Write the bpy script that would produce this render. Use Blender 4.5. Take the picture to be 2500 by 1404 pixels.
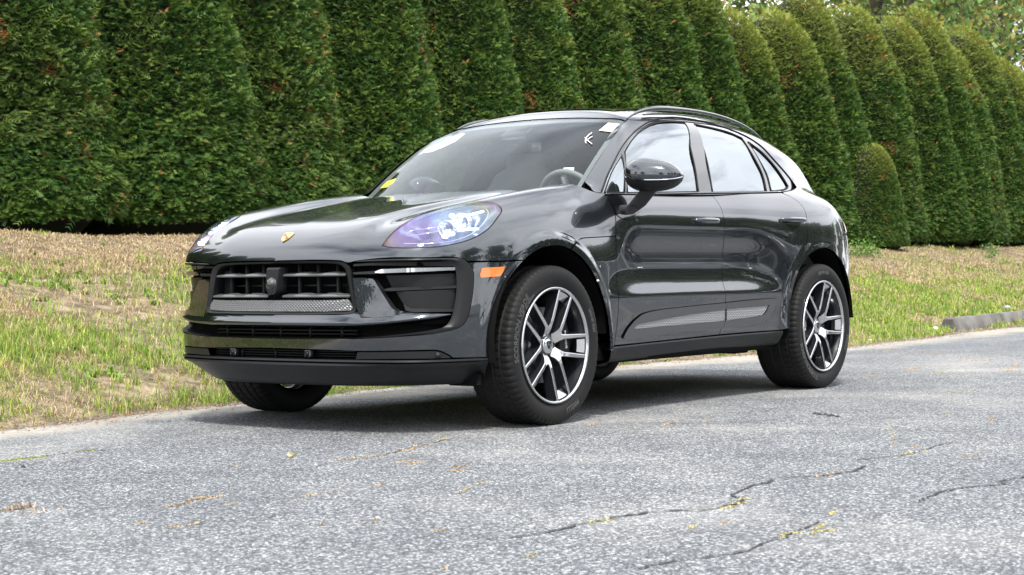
import bpy, math, random
import numpy as np
from mathutils import Vector, Matrix, Euler
from mathutils.geometry import delaunay_2d_cdt
R_ = math.radians
rng = np.random.default_rng(7)
random.seed(7)
C = bpy.context.scene.collection
for o in list(bpy.data.objects): bpy.data.objects.remove(o)

# ---------------------------------------------------------------- camera
_yaw, _pitch, _roll = .632408249, -.00822693315, -.0121458011
_f = Vector((math.cos(_pitch)*math.cos(_yaw), math.cos(_pitch)*math.sin(_yaw), math.sin(_pitch)))
_r = Vector((math.sin(_yaw), -math.cos(_yaw), 0)); _u = _r.cross(_f)
_r, _u = _r*math.cos(_roll)+_u*math.sin(_roll), -_r*math.sin(_roll)+_u*math.cos(_roll)
cd = bpy.data.cameras.new('camera'); cam = bpy.data.objects.new('camera', cd); C.objects.link(cam)
m = Matrix((_r, _u, -_f)).transposed().to_4x4(); m.translation = Vector((-6.50373331, -5.45819312, .708186011))
cam.matrix_world = m
cd.sensor_width = 36; cd.lens = 4154.58516/2500*36; cd.clip_start = .05; cd.clip_end = 2500
cd.dof.use_dof = True; cd.dof.focus_distance = 8.6; cd.dof.aperture_fstop = 9
bpy.context.scene.camera = cam

# ---------------------------------------------------------------- sky, clouds, sun
SUN_EL, SUN_AZ = R_(57), R_(221)      # direction the light comes from, azimuth from +x towards +y
w = bpy.data.worlds.new('World'); bpy.context.scene.world = w; w.use_nodes = True
nt = w.node_tree; N = nt.nodes; L = nt.links
for n in list(N): N.remove(n)
out = N.new('ShaderNodeOutputWorld'); bg = N.new('ShaderNodeBackground'); L.new(bg.outputs[0], out.inputs[0])
sky = N.new('ShaderNodeTexSky'); sky.sky_type = 'NISHITA'; sky.sun_disc = False
sky.sun_elevation = SUN_EL; sky.sun_rotation = R_(90)-SUN_AZ; sky.air_density = 1.0; sky.dust_density = .8
tc = N.new('ShaderNodeTexCoord'); sep = N.new('ShaderNodeSeparateXYZ'); L.new(tc.outputs['Generated'], sep.inputs[0])
# clouds on a flat layer: direction / height
zc = N.new('ShaderNodeMath'); zc.operation = 'MAXIMUM'; L.new(sep.outputs[2], zc.inputs[0]); zc.inputs[1].default_value = .04
za = N.new('ShaderNodeMath'); za.operation = 'ADD'; L.new(zc.outputs[0], za.inputs[0]); za.inputs[1].default_value = .12
dv = N.new('ShaderNodeVectorMath'); dv.operation = 'DIVIDE'; L.new(tc.outputs['Generated'], dv.inputs[0])
cb = N.new('ShaderNodeCombineXYZ'); [L.new(za.outputs[0], cb.inputs[i]) for i in range(3)]; L.new(cb.outputs[0], dv.inputs[1])
no = N.new('ShaderNodeTexNoise'); no.inputs['Scale'].default_value = 1.15; no.inputs['Detail'].default_value = 9; no.inputs['Roughness'].default_value = .56; no.inputs['Distortion'].default_value = .35
L.new(dv.outputs[0], no.inputs['Vector'])
cr = N.new('ShaderNodeValToRGB'); cr.color_ramp.elements[0].position = .27; cr.color_ramp.elements[1].position = .50
L.new(no.outputs[0], cr.inputs[0])
no2 = N.new('ShaderNodeTexNoise'); no2.inputs['Scale'].default_value = 2.6; no2.inputs['Detail'].default_value = 5; L.new(dv.outputs[0], no2.inputs['Vector'])
cc = N.new('ShaderNodeMix'); cc.data_type = 'RGBA'; L.new(no2.outputs[0], cc.inputs[0])
cc.inputs[6].default_value = (18.5, 19.4, 21.6, 1); cc.inputs[7].default_value = (34.5, 34.4, 34.8, 1)
mx = N.new('ShaderNodeMix'); mx.data_type = 'RGBA'; L.new(cr.outputs[0], mx.inputs[0]); L.new(sky.outputs[0], mx.inputs[6]); L.new(cc.outputs[2], mx.inputs[7])
L.new(mx.outputs[2], bg.inputs[0]); bg.inputs[1].default_value = .088

sd_ = bpy.data.lights.new('sun', 'SUN'); sd_.energy = 4.5; sd_.angle = R_(6); sd_.color = (1, .95, .86)
sun = bpy.data.objects.new('sun', sd_); C.objects.link(sun)
sun.rotation_euler = Vector((math.cos(SUN_EL)*math.cos(SUN_AZ), math.cos(SUN_EL)*math.sin(SUN_AZ), math.sin(SUN_EL))).to_track_quat('Z', 'Y').to_euler()
vs = bpy.context.scene.view_settings; vs.view_transform = 'Standard'; vs.look = 'None'; vs.gamma = 1; vs.use_curve_mapping = False; vs.exposure = .0
cy = bpy.context.scene.cycles; cy.max_bounces = 8; cy.transparent_max_bounces = 12; cy.glossy_bounces = 4; cy.caustics_reflective = False; cy.caustics_refractive = False

# ---------------------------------------------------------------- materials
def mat(name, col=(.5,.5,.5), rough=.5, metal=0., spec=.5, coat=0., coat_rough=.03, emit=None, es=1., alpha=1., bump=None, noise=None, ior=None):
    m = bpy.data.materials.new(name); m.use_nodes = True; t = m.node_tree; p = t.nodes['Principled BSDF']
    p.inputs['Base Color'].default_value = (*col, 1); p.inputs['Roughness'].default_value = rough; p.inputs['Metallic'].default_value = metal
    p.inputs['Specular IOR Level'].default_value = spec; p.inputs['Coat Weight'].default_value = coat; p.inputs['Coat Roughness'].default_value = coat_rough
    if ior: p.inputs['IOR'].default_value = ior
    if emit: p.inputs['Emission Color'].default_value = (*emit, 1); p.inputs['Emission Strength'].default_value = es
    p.inputs['Alpha'].default_value = alpha
    co = t.nodes.new('ShaderNodeTexCoord')
    if noise:          # (scale, colour2, detail)  patchy second colour
        n = t.nodes.new('ShaderNodeTexNoise'); n.inputs['Scale'].default_value = noise[0]; n.inputs['Detail'].default_value = noise[2] if len(noise) > 2 else 4
        t.links.new(co.outputs['Object'], n.inputs['Vector'])
        x = t.nodes.new('ShaderNodeMix'); x.data_type = 'RGBA'; x.inputs[6].default_value = (*col, 1); x.inputs[7].default_value = (*noise[1], 1)
        r = t.nodes.new('ShaderNodeMapRange'); r.inputs[1].default_value = .35; r.inputs[2].default_value = .65
        t.links.new(n.outputs[0], r.inputs[0]); t.links.new(r.outputs[0], x.inputs[0]); t.links.new(x.outputs[2], p.inputs['Base Color'])
    if bump:           # (scale, strength, distance)
        n = t.nodes.new('ShaderNodeTexNoise'); n.inputs['Scale'].default_value = bump[0]; n.inputs['Detail'].default_value = 4
        t.links.new(co.outputs['Object'], n.inputs['Vector'])
        b = t.nodes.new('ShaderNodeBump'); b.inputs['Strength'].default_value = bump[1]; b.inputs['Distance'].default_value = bump[2]
        t.links.new(n.outputs[0], b.inputs['Height']); t.links.new(b.outputs[0], p.inputs['Normal'])
    return m
# ---------------------------------------------------------------- car surface functions
# car frame: x runs rearward from the front axle, |y| is half width, z is up (metres)
class Sp:
    """natural cubic spline through a short table, straight beyond its ends"""
    def __init__(s, *pts):
        s.x = np.array(pts[0::2], float); s.y = np.array(pts[1::2], float)
        n = len(s.x); h = np.diff(s.x); A = np.zeros((n, n)); b = np.zeros(n)
        A[0, 0] = A[-1, -1] = 1
        for i in range(1, n-1):
            A[i, i-1], A[i, i], A[i, i+1] = h[i-1], 2*(h[i-1]+h[i]), h[i]
            b[i] = 6*((s.y[i+1]-s.y[i])/h[i]-(s.y[i]-s.y[i-1])/h[i-1])
        s.m = np.linalg.solve(A, b); s.h = h
    def __call__(s, q):
        q = np.asarray(q, float)
        i = np.clip(np.searchsorted(s.x, q)-1, 0, len(s.x)-2)
        qc = np.clip(q, s.x[0], s.x[-1]); h = s.h[i]
        a = (s.x[i+1]-qc); b = (qc-s.x[i]); m0 = s.m[i]; m1 = s.m[i+1]; y0 = s.y[i]; y1 = s.y[i+1]
        v = (m0*a**3+m1*b**3)/(6*h)+(y0/h-m0*h/6)*a+(y1/h-m1*h/6)*b
        sl = (-m0*a**2+m1*b**2)/(2*h)+(y1-y0)/h-(m1-m0)*h/6
        return v+sl*(q-qc)

def sst(a, b, x):
    t = np.clip((x-a)/(b-a), 0, 1)
    return t*t*t*(t*(t*6-15)+10)
def smax(a, b, k):
    h = np.maximum(k-np.abs(a-b), 0)/k
    return np.maximum(a, b)+h*h*h*k/6
def smin(a, b, k):
    return -smax(-a, -b, k)

ARCH_F = (0.0, .385, .450); ARCH_R = (2.807, .385, .452)
spB = Sp(-1.0,.80, -.7,.865, -.5,.905, -.35,.922, -.15,.933, .1,.937, .35,.928, .6,.915, .9,.905, 1.2,.900, 1.5,.899, 1.8,.902,
         2.1,.914, 2.4,.930, 2.6,.940, 2.8,.945, 3.0,.942, 3.1,.936, 3.2,.921, 3.3,.897, 3.45,.842, 3.6,.76, 3.9,.56)
spD = Sp(.15,-.05, .25,-.032, .34,-.012, .42,-.004, .50,.002, .555,.009, .582,.013, .61,.008, .65,-.003, .72,-.011, .80,-.011, .88,-.005,
         .95,-.002, 1.0,-.006, 1.05,-.020, 1.10,-.042, 1.15,-.068, 1.25,-.125, 1.4,-.22)
spF = Sp(.15,-.10, .22,-.060, .3,-.022, .38,-.006, .45,-.002, .6,.002, .72,.000, .80,-.003, .87,-.016, .93,-.035, .99,-.062, 1.05,-.098, 1.12,-.150, 1.3,-.30)
spR = Sp(.15,-.05, .3,-.018, .45,-.004, .6,.0, .75,.002, .87,.001, .95,-.004, 1.02,-.018, 1.08,-.042, 1.15,-.085, 1.25,-.16, 1.4,-.28)
def side(x, z):
    wf = 1-sst(.35, .85, x); wr = sst(1.85, 2.5, x); wd = 1-wf-wr
    B = spB(x)
    s = B+wf*spF(z)+wd*spD(z)+wr*spR(z)
    for (xc, zc, r), d in ((ARCH_F, .020), (ARCH_R, .016)):
        rho = np.sqrt((x-xc)**2+(z-zc)**2)
        w = 1-sst(.478, .532, rho)
        s = s+w*(B+d-.012*np.clip((z-.55)/.3, -1, 1)-s)
    return s
spP = Sp(0,0, .15,.002, .3,.010, .45,.030, .6,.066, .7,.106, .76,.156, .82,.240, .87,.345, .92,.52, .97,.78)
spX = Sp(.1,-.80, .18,-.835, .24,-.865, .30,-.885, .36,-.893, .45,-.899, .6,-.896, .7,-.890, .775,-.880, .83,-.858, .88,-.815, .93,-.757, 1.0,-.65, 1.2,-.25)
def front(a, z):
    a = np.minimum(a, 1.0); return spX(z)+spP(a)+np.clip(.318-z, 0, .25)*2.8*(a/.8)**4
spT = Sp(-1.0,.865, -.85,.912, -.7,.952, -.5,.997, -.3,1.034, 0,1.081, .3,1.123, .6,1.153, 1.0,1.168, 1.6,1.185, 2.4,1.205, 2.8,1.197, 3.05,1.170, 3.3,1.118, 3.6,1.03, 3.9,.94)
spL = Sp(0,0, .2,-.002, .34,-.001, .40,-.006, .47,-.020, .55,-.014, .64,.004, .71,.010, .78,-.004, .86,-.048, .93,-.115, 1.0,-.2)
def top(x, a): return spT(x)+spL(a)*(1-.7*sst(.6, 1.2, x))
spQ = Sp(0,0, .35,-.03, .58,-.10, .70,-.20, .80,-.31, .885,-.47, .96,-.78)
spZ = Sp(.1,3.70, .25,3.76, .4,3.79, .6,3.795, .8,3.77, .95,3.73, 1.05,3.64, 1.2,3.40)
def body_f(p):
    x = p[..., 0]; a = np.sqrt(p[..., 1]**2+1e-6); z = p[..., 2]
    f = smax(a-side(x, z), (z-top(x, a))*.95, .13)
    f = smax(f, (front(a, z)-x)*.88, .10)
    f = smax(f, (x-spZ(z)-spQ(np.minimum(a, 1.0)))*.8, .12)
    return f
# greenhouse: side glass plane, roof, windscreen, back light
spG = Sp(.3,.790, .6,.825, .9,.845, 1.3,.852, 1.8,.850, 2.2,.838, 2.6,.808, 2.9,.766, 3.2,.705, 3.6,.60)
def gside(x, z):
    t = z-1.12
    return spG(x)-.31*t-.20*np.clip(t, 0, 1)**2
spRf = Sp(.9,1.535, 1.1,1.582, 1.3,1.613, 1.6,1.638, 1.9,1.647, 2.2,1.640, 2.5,1.612, 2.8,1.562, 3.1,1.480, 3.4,1.375)
def groof(x, a): return spRf(x)-.045*(a/.6)**2-.035*(a/.6)**6
spW = Sp(.9,.10, 1.0,.25, 1.12,.405, 1.2,.515, 1.3,.660, 1.4,.820, 1.5,1.00, 1.56,1.135, 1.7,1.42)
def gwind(a, z): return spW(z)+.085*(a/.7)**2+.045*(a/.7)**5
def green_f(p):
    x = p[..., 0]; a = np.sqrt(p[..., 1]**2+1e-6); z = p[..., 2]
    f = smax(a-gside(x, z), (z-groof(x, a))*.95, .07)
    f = smax(f, (gwind(a, z)-x)*.54, .035)
    f = smax(f, (x-(3.60-(z-1.10)*1.10)+.22*(a/.7)**2)*.6, .05)
    f = smax(f, .95-z, .02)
    return f
def car_f(p):
    x = p[..., 0]
    g = green_f(p); b = body_f(p)
    # the quarter panel blends into the pillar, elsewhere the shut line sits in a tight crease
    k = .012+.11*sst(2.55, 2.95, x)
    return smin(g, b, k)
def grad(f, p, e=.003):
    g = np.stack([f(p+np.array(d)*e)-f(p-np.array(d)*e) for d in ((1,0,0),(0,1,0),(0,0,1))], -1)
    return g/np.maximum(np.linalg.norm(g, axis=-1, keepdims=True), 1e-9)
def march(f, o, d, t0=0., t1=6., iso=0.):
    """first crossing of f = iso along rays o + t d, t in [t0, t1]; arrays (N,3)"""
    o = np.atleast_2d(np.asarray(o, float)); d = np.broadcast_to(np.asarray(d, float), o.shape)
    N = len(o); t = np.full(N, float(t0)); lo = t.copy(); hi = np.full(N, np.nan); act = np.arange(N)
    for _ in range(400):
        if not len(act): break
        v = f(o[act]+d[act]*t[act, None])-iso
        hit = v <= 0
        hi[act[hit]] = t[act[hit]]
        act = act[~hit]; v = v[~hit]
        lo[act] = t[act]; t[act] += np.clip(.45*v, .0015, .2)
        act = act[t[act] < t1]
    ok = ~np.isnan(hi); h = np.where(ok, hi, t1); l = np.where(ok, lo, t1)
    for _ in range(14):
        mid = (l+h)/2; v = f(o+d*mid[:, None])-iso
        ins = v <= 0; h = np.where(ins, mid, h); l = np.where(ins, l, mid)
    return o+d*((l+h)/2)[:, None], ok
# the survey of the photographed car: lines read off the photograph are laid onto the surface above
CAM_C = np.array([-6.50373331, -5.45819312, .708186011]); CAM_YAW, CAM_PITCH, CAM_ROLL, CAM_F = .632408249, -.00822693315, -.0121458011, 4154.58516
_F = np.array([math.cos(CAM_PITCH)*math.cos(CAM_YAW), math.cos(CAM_PITCH)*math.sin(CAM_YAW), math.sin(CAM_PITCH)])
_R = np.array([math.sin(CAM_YAW), -math.cos(CAM_YAW), 0.]); _U = np.cross(_R, _F)
_R, _U = _R*math.cos(CAM_ROLL)+_U*math.sin(CAM_ROLL), -_R*math.sin(CAM_ROLL)+_U*math.cos(CAM_ROLL)
def sight(uv):
    uv = np.atleast_2d(np.asarray(uv, float))
    d = _F+_R*(uv[:, :1]-1250)/CAM_F-_U*(uv[:, 1:]-702)/CAM_F
    return d/np.linalg.norm(d, axis=1, keepdims=True)
def on(uv, f=None, iso=0., t0=6.0, t1=12.):
    f = f or car_f
    d = sight(uv); p, ok = march(f, np.broadcast_to(CAM_C, d.shape), d, t0=t0, t1=t1, iso=iso)
    return p, ok
def at_y(u, v, y):
    d = sight([(u, v)])[0]; return CAM_C+d*(y-CAM_C[1])/d[1]
def at_x(u, v, x):
    d = sight([(u, v)])[0]; return CAM_C+d*(x-CAM_C[0])/d[0]
def at_z(u, v, z):
    d = sight([(u, v)])[0]; return CAM_C+d*(z-CAM_C[2])/d[2]
def to_px(P):
    d = np.atleast_2d(P)-CAM_C; w = d@_F
    return np.stack([1250+CAM_F*(d@_R)/w, 702-CAM_F*(d@_U)/w], -1)
# ---------------------------------------------------------------- mesh tools
def mesh(name, V, F, mats, fm=None, normals=None, smooth=True):
    V = np.asarray(V, float); me = bpy.data.meshes.new(name)
    if isinstance(F, np.ndarray):
        k = F.shape[1]; me.vertices.add(len(V)); me.vertices.foreach_set('co', V.ravel().astype(np.float32))
        me.loops.add(F.size); me.loops.foreach_set('vertex_index', F.ravel().astype(np.int32))
        me.polygons.add(len(F)); me.polygons.foreach_set('loop_start', np.arange(0, F.size, k, dtype=np.int32))
        me.update(calc_edges=True)
    else:
        me.from_pydata([tuple(v) for v in V], [], [tuple(int(i) for i in f) for f in F])
    for q in (mats if isinstance(mats, (list, tuple)) else [mats]): me.materials.append(q)
    if fm is not None: me.polygons.foreach_set('material_index', np.asarray(fm, np.int32))
    me.polygons.foreach_set('use_smooth', np.full(len(me.polygons), smooth))
    if normals is not None: me.normals_split_custom_set_from_vertices([tuple(v) for v in normals])
    me.update(); return me
def link(name, me, parent=None, label=None, loc=None, kind=None, cat=None, group=None):
    o = bpy.data.objects.new(name, me); C.objects.link(o)
    if parent: o.parent = parent
    if loc is not None: o.location = loc
    for k, v in (('label', label), ('kind', kind), ('category', cat), ('group', group)):
        if v: o[k] = v
    return o
def flat_mirror(me):
    """mirrored copy of a mesh in y"""
    m2 = me.copy(); n = len(me.vertices); co = np.empty(n*3, np.float32); me.vertices.foreach_get('co', co); co = co.reshape(-1, 3)
    cn = None
    if me.has_custom_normals:
        cn = np.empty(len(me.loops)*3, np.float32); me.loops.foreach_get('normal', cn) if False else me.corner_normals.foreach_get('vector', cn)
        lv = np.empty(len(me.loops), np.int32); me.loops.foreach_get('vertex_index', lv)
        vn = np.zeros((n, 3), np.float32); vn[lv] = cn.reshape(-1, 3); vn[:, 1] *= -1
    co[:, 1] *= -1; m2.vertices.foreach_set('co', co.ravel()); m2.flip_normals()
    if cn is not None: m2.normals_split_custom_set_from_vertices([tuple(v) for v in vn])
    m2.update(); return m2
def mirror_tree(o, parent):
    if o.type == 'MESH': c = bpy.data.objects.new(o.name.split('.')[0], flat_mirror(o.data))
    else: c = bpy.data.objects.new(o.name.split('.')[0], None)
    C.objects.link(c); c.parent = parent; c.location = (o.location.x, -o.location.y, o.location.z)
    r = o.rotation_euler; c.rotation_euler = (-r.x, r.y, -r.z)
    for k in o.keys():
        if k in ('label',): c[k] = o[k]
    for ch in list(o.children): mirror_tree(ch, c)
    return c
def dens(P, step):
    """centripetal smooth curve through 3D points, resampled"""
    P = np.asarray(P, float)
    if len(P) == 2:
        n = max(1, int(np.linalg.norm(P[1]-P[0])/step)); t = np.linspace(0, 1, n+1)[:, None]; return P[0]*(1-t)+P[1]*t
    Q = np.vstack([2*P[0]-P[1], P, 2*P[-1]-P[-2]]); outp = []
    for i in range(1, len(Q)-2):
        p0, p1, p2, p3 = Q[i-1:i+3]; d = [max(np.linalg.norm(b-a), 1e-9)**.5 for a, b in ((p0,p1),(p1,p2),(p2,p3))]
        t0 = 0; t1 = d[0]; t2 = t1+d[1]; t3 = t2+d[2]
        n = max(1, int(np.ceil(np.linalg.norm(p2-p1)/step))); t = (t1+(t2-t1)*np.arange(n)/n)[:, None]
        A1 = (t1-t)/(t1-t0)*p0+(t-t0)/(t1-t0)*p1; A2 = (t2-t)/(t2-t1)*p1+(t-t1)/(t2-t1)*p2; A3 = (t3-t)/(t3-t2)*p2+(t-t2)/(t3-t2)*p3
        B1 = (t2-t)/(t2-t0)*A1+(t-t0)/(t2-t0)*A2; B2 = (t3-t)/(t3-t1)*A2+(t-t1)/(t3-t1)*A3
        outp.append((t2-t)/(t2-t1)*B1+(t-t1)/(t2-t1)*B2)
    outp.append(P[-1:]); return np.vstack(outp)
def loop(curves, step):
    pts = [];
    for c in curves: pts.append(dens(c, step)[:-1])
    q = np.vstack(pts); keep = [0]
    for i in range(1, len(q)):
        if np.linalg.norm(q[i]-q[keep[-1]]) > step*.12: keep.append(i)
    q = q[keep]
    if np.linalg.norm(q[0]-q[-1]) < step*.12: q = q[:-1]
    return q
def inpoly(P, Q):
    x, y = P[:, 0], P[:, 1]; c = np.zeros(len(P), bool); X = Q[:, 0]; Y = Q[:, 1]; j = len(Q)-1
    for i in range(len(Q)):
        if Y[i] != Y[j]:
            m_ = ((Y[i] > y) != (Y[j] > y)) & (x < (X[j]-X[i])*(y-Y[i])/(Y[j]-Y[i])+X[i]); c ^= m_
        j = i
    return c
def poly_dist(P, Q):
    d = np.full(len(P), 9.)
    for i in range(len(Q)):
        a, b = Q[i-1], Q[i]; ab = b-a; t = np.clip(((P-a)@ab)/max(ab@ab, 1e-12), 0, 1); d = np.minimum(d, np.linalg.norm(P-a-t[:, None]*ab, axis=1))
    return d
def inset(Q, g, fixed):
    a = Q-np.roll(Q, 1, 0); b = np.roll(Q, -1, 0)-Q
    na = np.stack([-a[:, 1], a[:, 0]], 1); nb = np.stack([-b[:, 1], b[:, 0]], 1)
    na /= np.maximum(np.linalg.norm(na, axis=1, keepdims=True), 1e-9); nb /= np.maximum(np.linalg.norm(nb, axis=1, keepdims=True), 1e-9)
    area = np.sum(Q[:, 0]*np.roll(Q[:, 1], -1)-np.roll(Q[:, 0], -1)*Q[:, 1]); s = 1 if area > 0 else -1
    n = na+nb; n /= np.maximum(np.linalg.norm(n, axis=1, keepdims=True), 1e-6); k = 1/np.clip((n*na).sum(1), .5, 1)
    return Q+np.where(fixed, 0, 1)[:, None]*n*(s*g*k)[:, None]
def tri2d(loops, sp):
    """triangulate the first loop minus the others, with a fill of interior points"""
    lo = np.min(loops[0], 0); hi = np.max(loops[0], 0)
    ys = np.arange(lo[1]+sp/2, hi[1], sp*.866); xs = np.arange(lo[0], hi[0], sp)
    G = np.array([(x+(sp/2 if k % 2 else 0), y) for k, y in enumerate(ys) for x in xs]).reshape(-1, 2)
    if len(G):
        k = inpoly(G, loops[0])
        for h in loops[1:]: k &= ~inpoly(G, h)
        G = G[k]
        for q in loops:
            if len(G): G = G[poly_dist(G, q) > sp*.45]
    V = np.vstack(list(loops)+[G]); E = []; n = 0
    for q in loops:
        E += [(n+i, n+(i+1) % len(q)) for i in range(len(q))]; n += len(q)
    r = delaunay_2d_cdt([Vector(v) for v in V], E, [], 0, 1e-7, True)
    V2 = np.array([tuple(v) for v in r[0]]); F = np.array([f for f in r[2] if len(f) == 3])
    c = V2[F].mean(1); k = inpoly(c, loops[0])
    for h in loops[1:]: k &= ~inpoly(c, h)
    F = F[k]; src = r[3]; bmap = {}
    for i, s in enumerate(src):
        for j in s: bmap[j] = i
    B = []; n = 0
    for q in loops:
        B.append([bmap[n+i] for i in range(len(q))]); n += len(q)
    a = V2[F]; ar = (a[:, 1, 0]-a[:, 0, 0])*(a[:, 2, 1]-a[:, 0, 1])-(a[:, 1, 1]-a[:, 0, 1])*(a[:, 2, 0]-a[:, 0, 0])
    F[ar < 0] = F[ar < 0][:, ::-1]
    return V2, F, B
def panel(name, curves, d, material, parent, f=None, iso=0., sp=.016, holes=(), gap=.0022, flange=.016, weld=False, label=None, relief=None, far=2.5):
    """a sheet-metal panel: the surface f = iso inside a boundary, with a turned-in edge"""
    f = f or body_f; d = np.array(d, float); d /= np.linalg.norm(d)
    e1 = np.cross(d, (0, 0, 1)) if abs(d[2]) < .9 else np.cross(d, (0, 1, 0)); e1 /= np.linalg.norm(e1); e2 = np.cross(e1, d); Bs = np.stack([e1, e2], 1)
    loops = []; 
    for k, cs in enumerate([curves]+list(holes)):
        q3 = loop(cs, sp*.9); fixed = np.abs(q3[:, 1]) < 2e-3; fixed &= weld
        q = inset(q3@Bs, gap if k == 0 else -gap, fixed); loops.append(q)
    V2, F, B = tri2d(loops, sp)
    cen = np.mean(loop(curves, .1), 0)
    o = V2@Bs.T+d*(cen@d-far)
    P, ok = march(f, o, d, t1=far*2, iso=iso)
    # a boundary point that slips past the surface keeps its neighbour's depth
    if (~ok).any():
        print('panel', name, 'missed', int((~ok).sum()), 'of', len(ok))
        g = np.nonzero(ok)[0]
        for i in np.nonzero(~ok)[0]:
            j = g[np.argmin(np.sum((V2[g]-V2[i])**2, 1))]; P[i] = o[i]+d*((P[j]-o[j])@d)
    nrm = grad(f, P)
    if relief is not None:
        h = relief(P); P = P+nrm*h[:, None]
    if F.size:
        t = P[F[0]]; fn = np.cross(t[1]-t[0], t[2]-t[0])
        a = P[F]; fn = np.cross(a[:, 1]-a[:, 0], a[:, 2]-a[:, 0]); s = (fn*nrm[F[:, 0]]).sum(1)
        if np.sum(s < 0) > np.sum(s > 0): F = F[:, ::-1]
    V = [P]; NN = [nrm]; FF = [F.tolist()]; n = len(P)
    for bl in B:
        if not flange: continue
        bl = np.array(bl); q = P[bl]; nb = nrm[bl]; tan = np.roll(q, -1, 0)-np.roll(q, 1, 0); on_ = np.cross(tan, nb)
        on_ /= np.maximum(np.linalg.norm(on_, axis=1, keepdims=True), 1e-9)
        # outward is away from the sheet
        V += [q, q-nb*flange]; NN += [on_, on_]
        m_ = len(bl); ff = []
        for i in range(m_):
            j = (i+1) % m_
            if weld and abs(q[i, 1]) < 3e-3 and abs(q[j, 1]) < 3e-3: continue
            ff.append([n+i, n+j, n+m_+j, n+m_+i])
        FF.append(ff); n += 2*m_
    V = np.vstack(V); NN = np.vstack(NN); F = sum(FF, [])
    if weld:
        z = np.abs(V[:, 1]) < 2e-3; V[z, 1] = 0; NN[z, 1] = 0; NN /= np.maximum(np.linalg.norm(NN, axis=1, keepdims=True), 1e-9)
        m_ = len(V); idx = np.arange(m_)+m_; idx[:len(P)][z[:len(P)]] = np.nonzero(z[:len(P)])[0]
        V = np.vstack([V, V*[1, -1, 1]]); NN = np.vstack([NN, NN*[1, -1, 1]])
        F = F+[[int(idx[i]) for i in reversed(q)] for q in F]
    me = mesh(name, V, F, material, normals=None if relief is not None else NN)
    if relief is not None: me.polygons.foreach_set('use_smooth', np.zeros(len(me.polygons), bool))
    return link(name, me, parent, label)
def S(px, f=None, iso=0.):
    P, ok = on(px, f or body_f, iso)
    if not ok.all(): print('survey miss', [px[i] for i in np.nonzero(~ok)[0]])
    return P
def fr(y, z, f=None, iso=0.):
    return march(f or body_f, [(-2., y, z)], (1, 0, 0), iso=iso)[0][0]
def sd(x, z, f=None, iso=0.):
    return march(f or body_f, [(x, -2., z)], (0, 1, 0), iso=iso)[0][0]
def tp(x, y, f=None, iso=0.):
    return march(f or body_f, [(x, y, 2.5)], (0, 0, -1), iso=iso)[0][0]
def arc(A, a0, a1, n=14, r=None):
    return np.array([sd(A[0]+(r or A[2])*math.cos(t), A[1]+(r or A[2])*math.sin(t)) for t in np.linspace(a0, a1, n)])
def lathe(prof, n, axis='y', close=True):
    """revolve (radius, offset) pairs about the y axis"""
    prof = np.asarray(prof, float); k = len(prof); t = np.linspace(0, 2*np.pi, n, endpoint=False)
    V = np.stack([np.outer(np.cos(t), prof[:, 0]), np.broadcast_to(prof[:, 1], (n, k)), np.outer(np.sin(t), prof[:, 0])], -1).reshape(-1, 3)
    F = [(i*k+j, i*k+j+1, ((i+1) % n)*k+j+1, ((i+1) % n)*k+j) for i in range(n) for j in range(k-1)]
    return V, F
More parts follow.
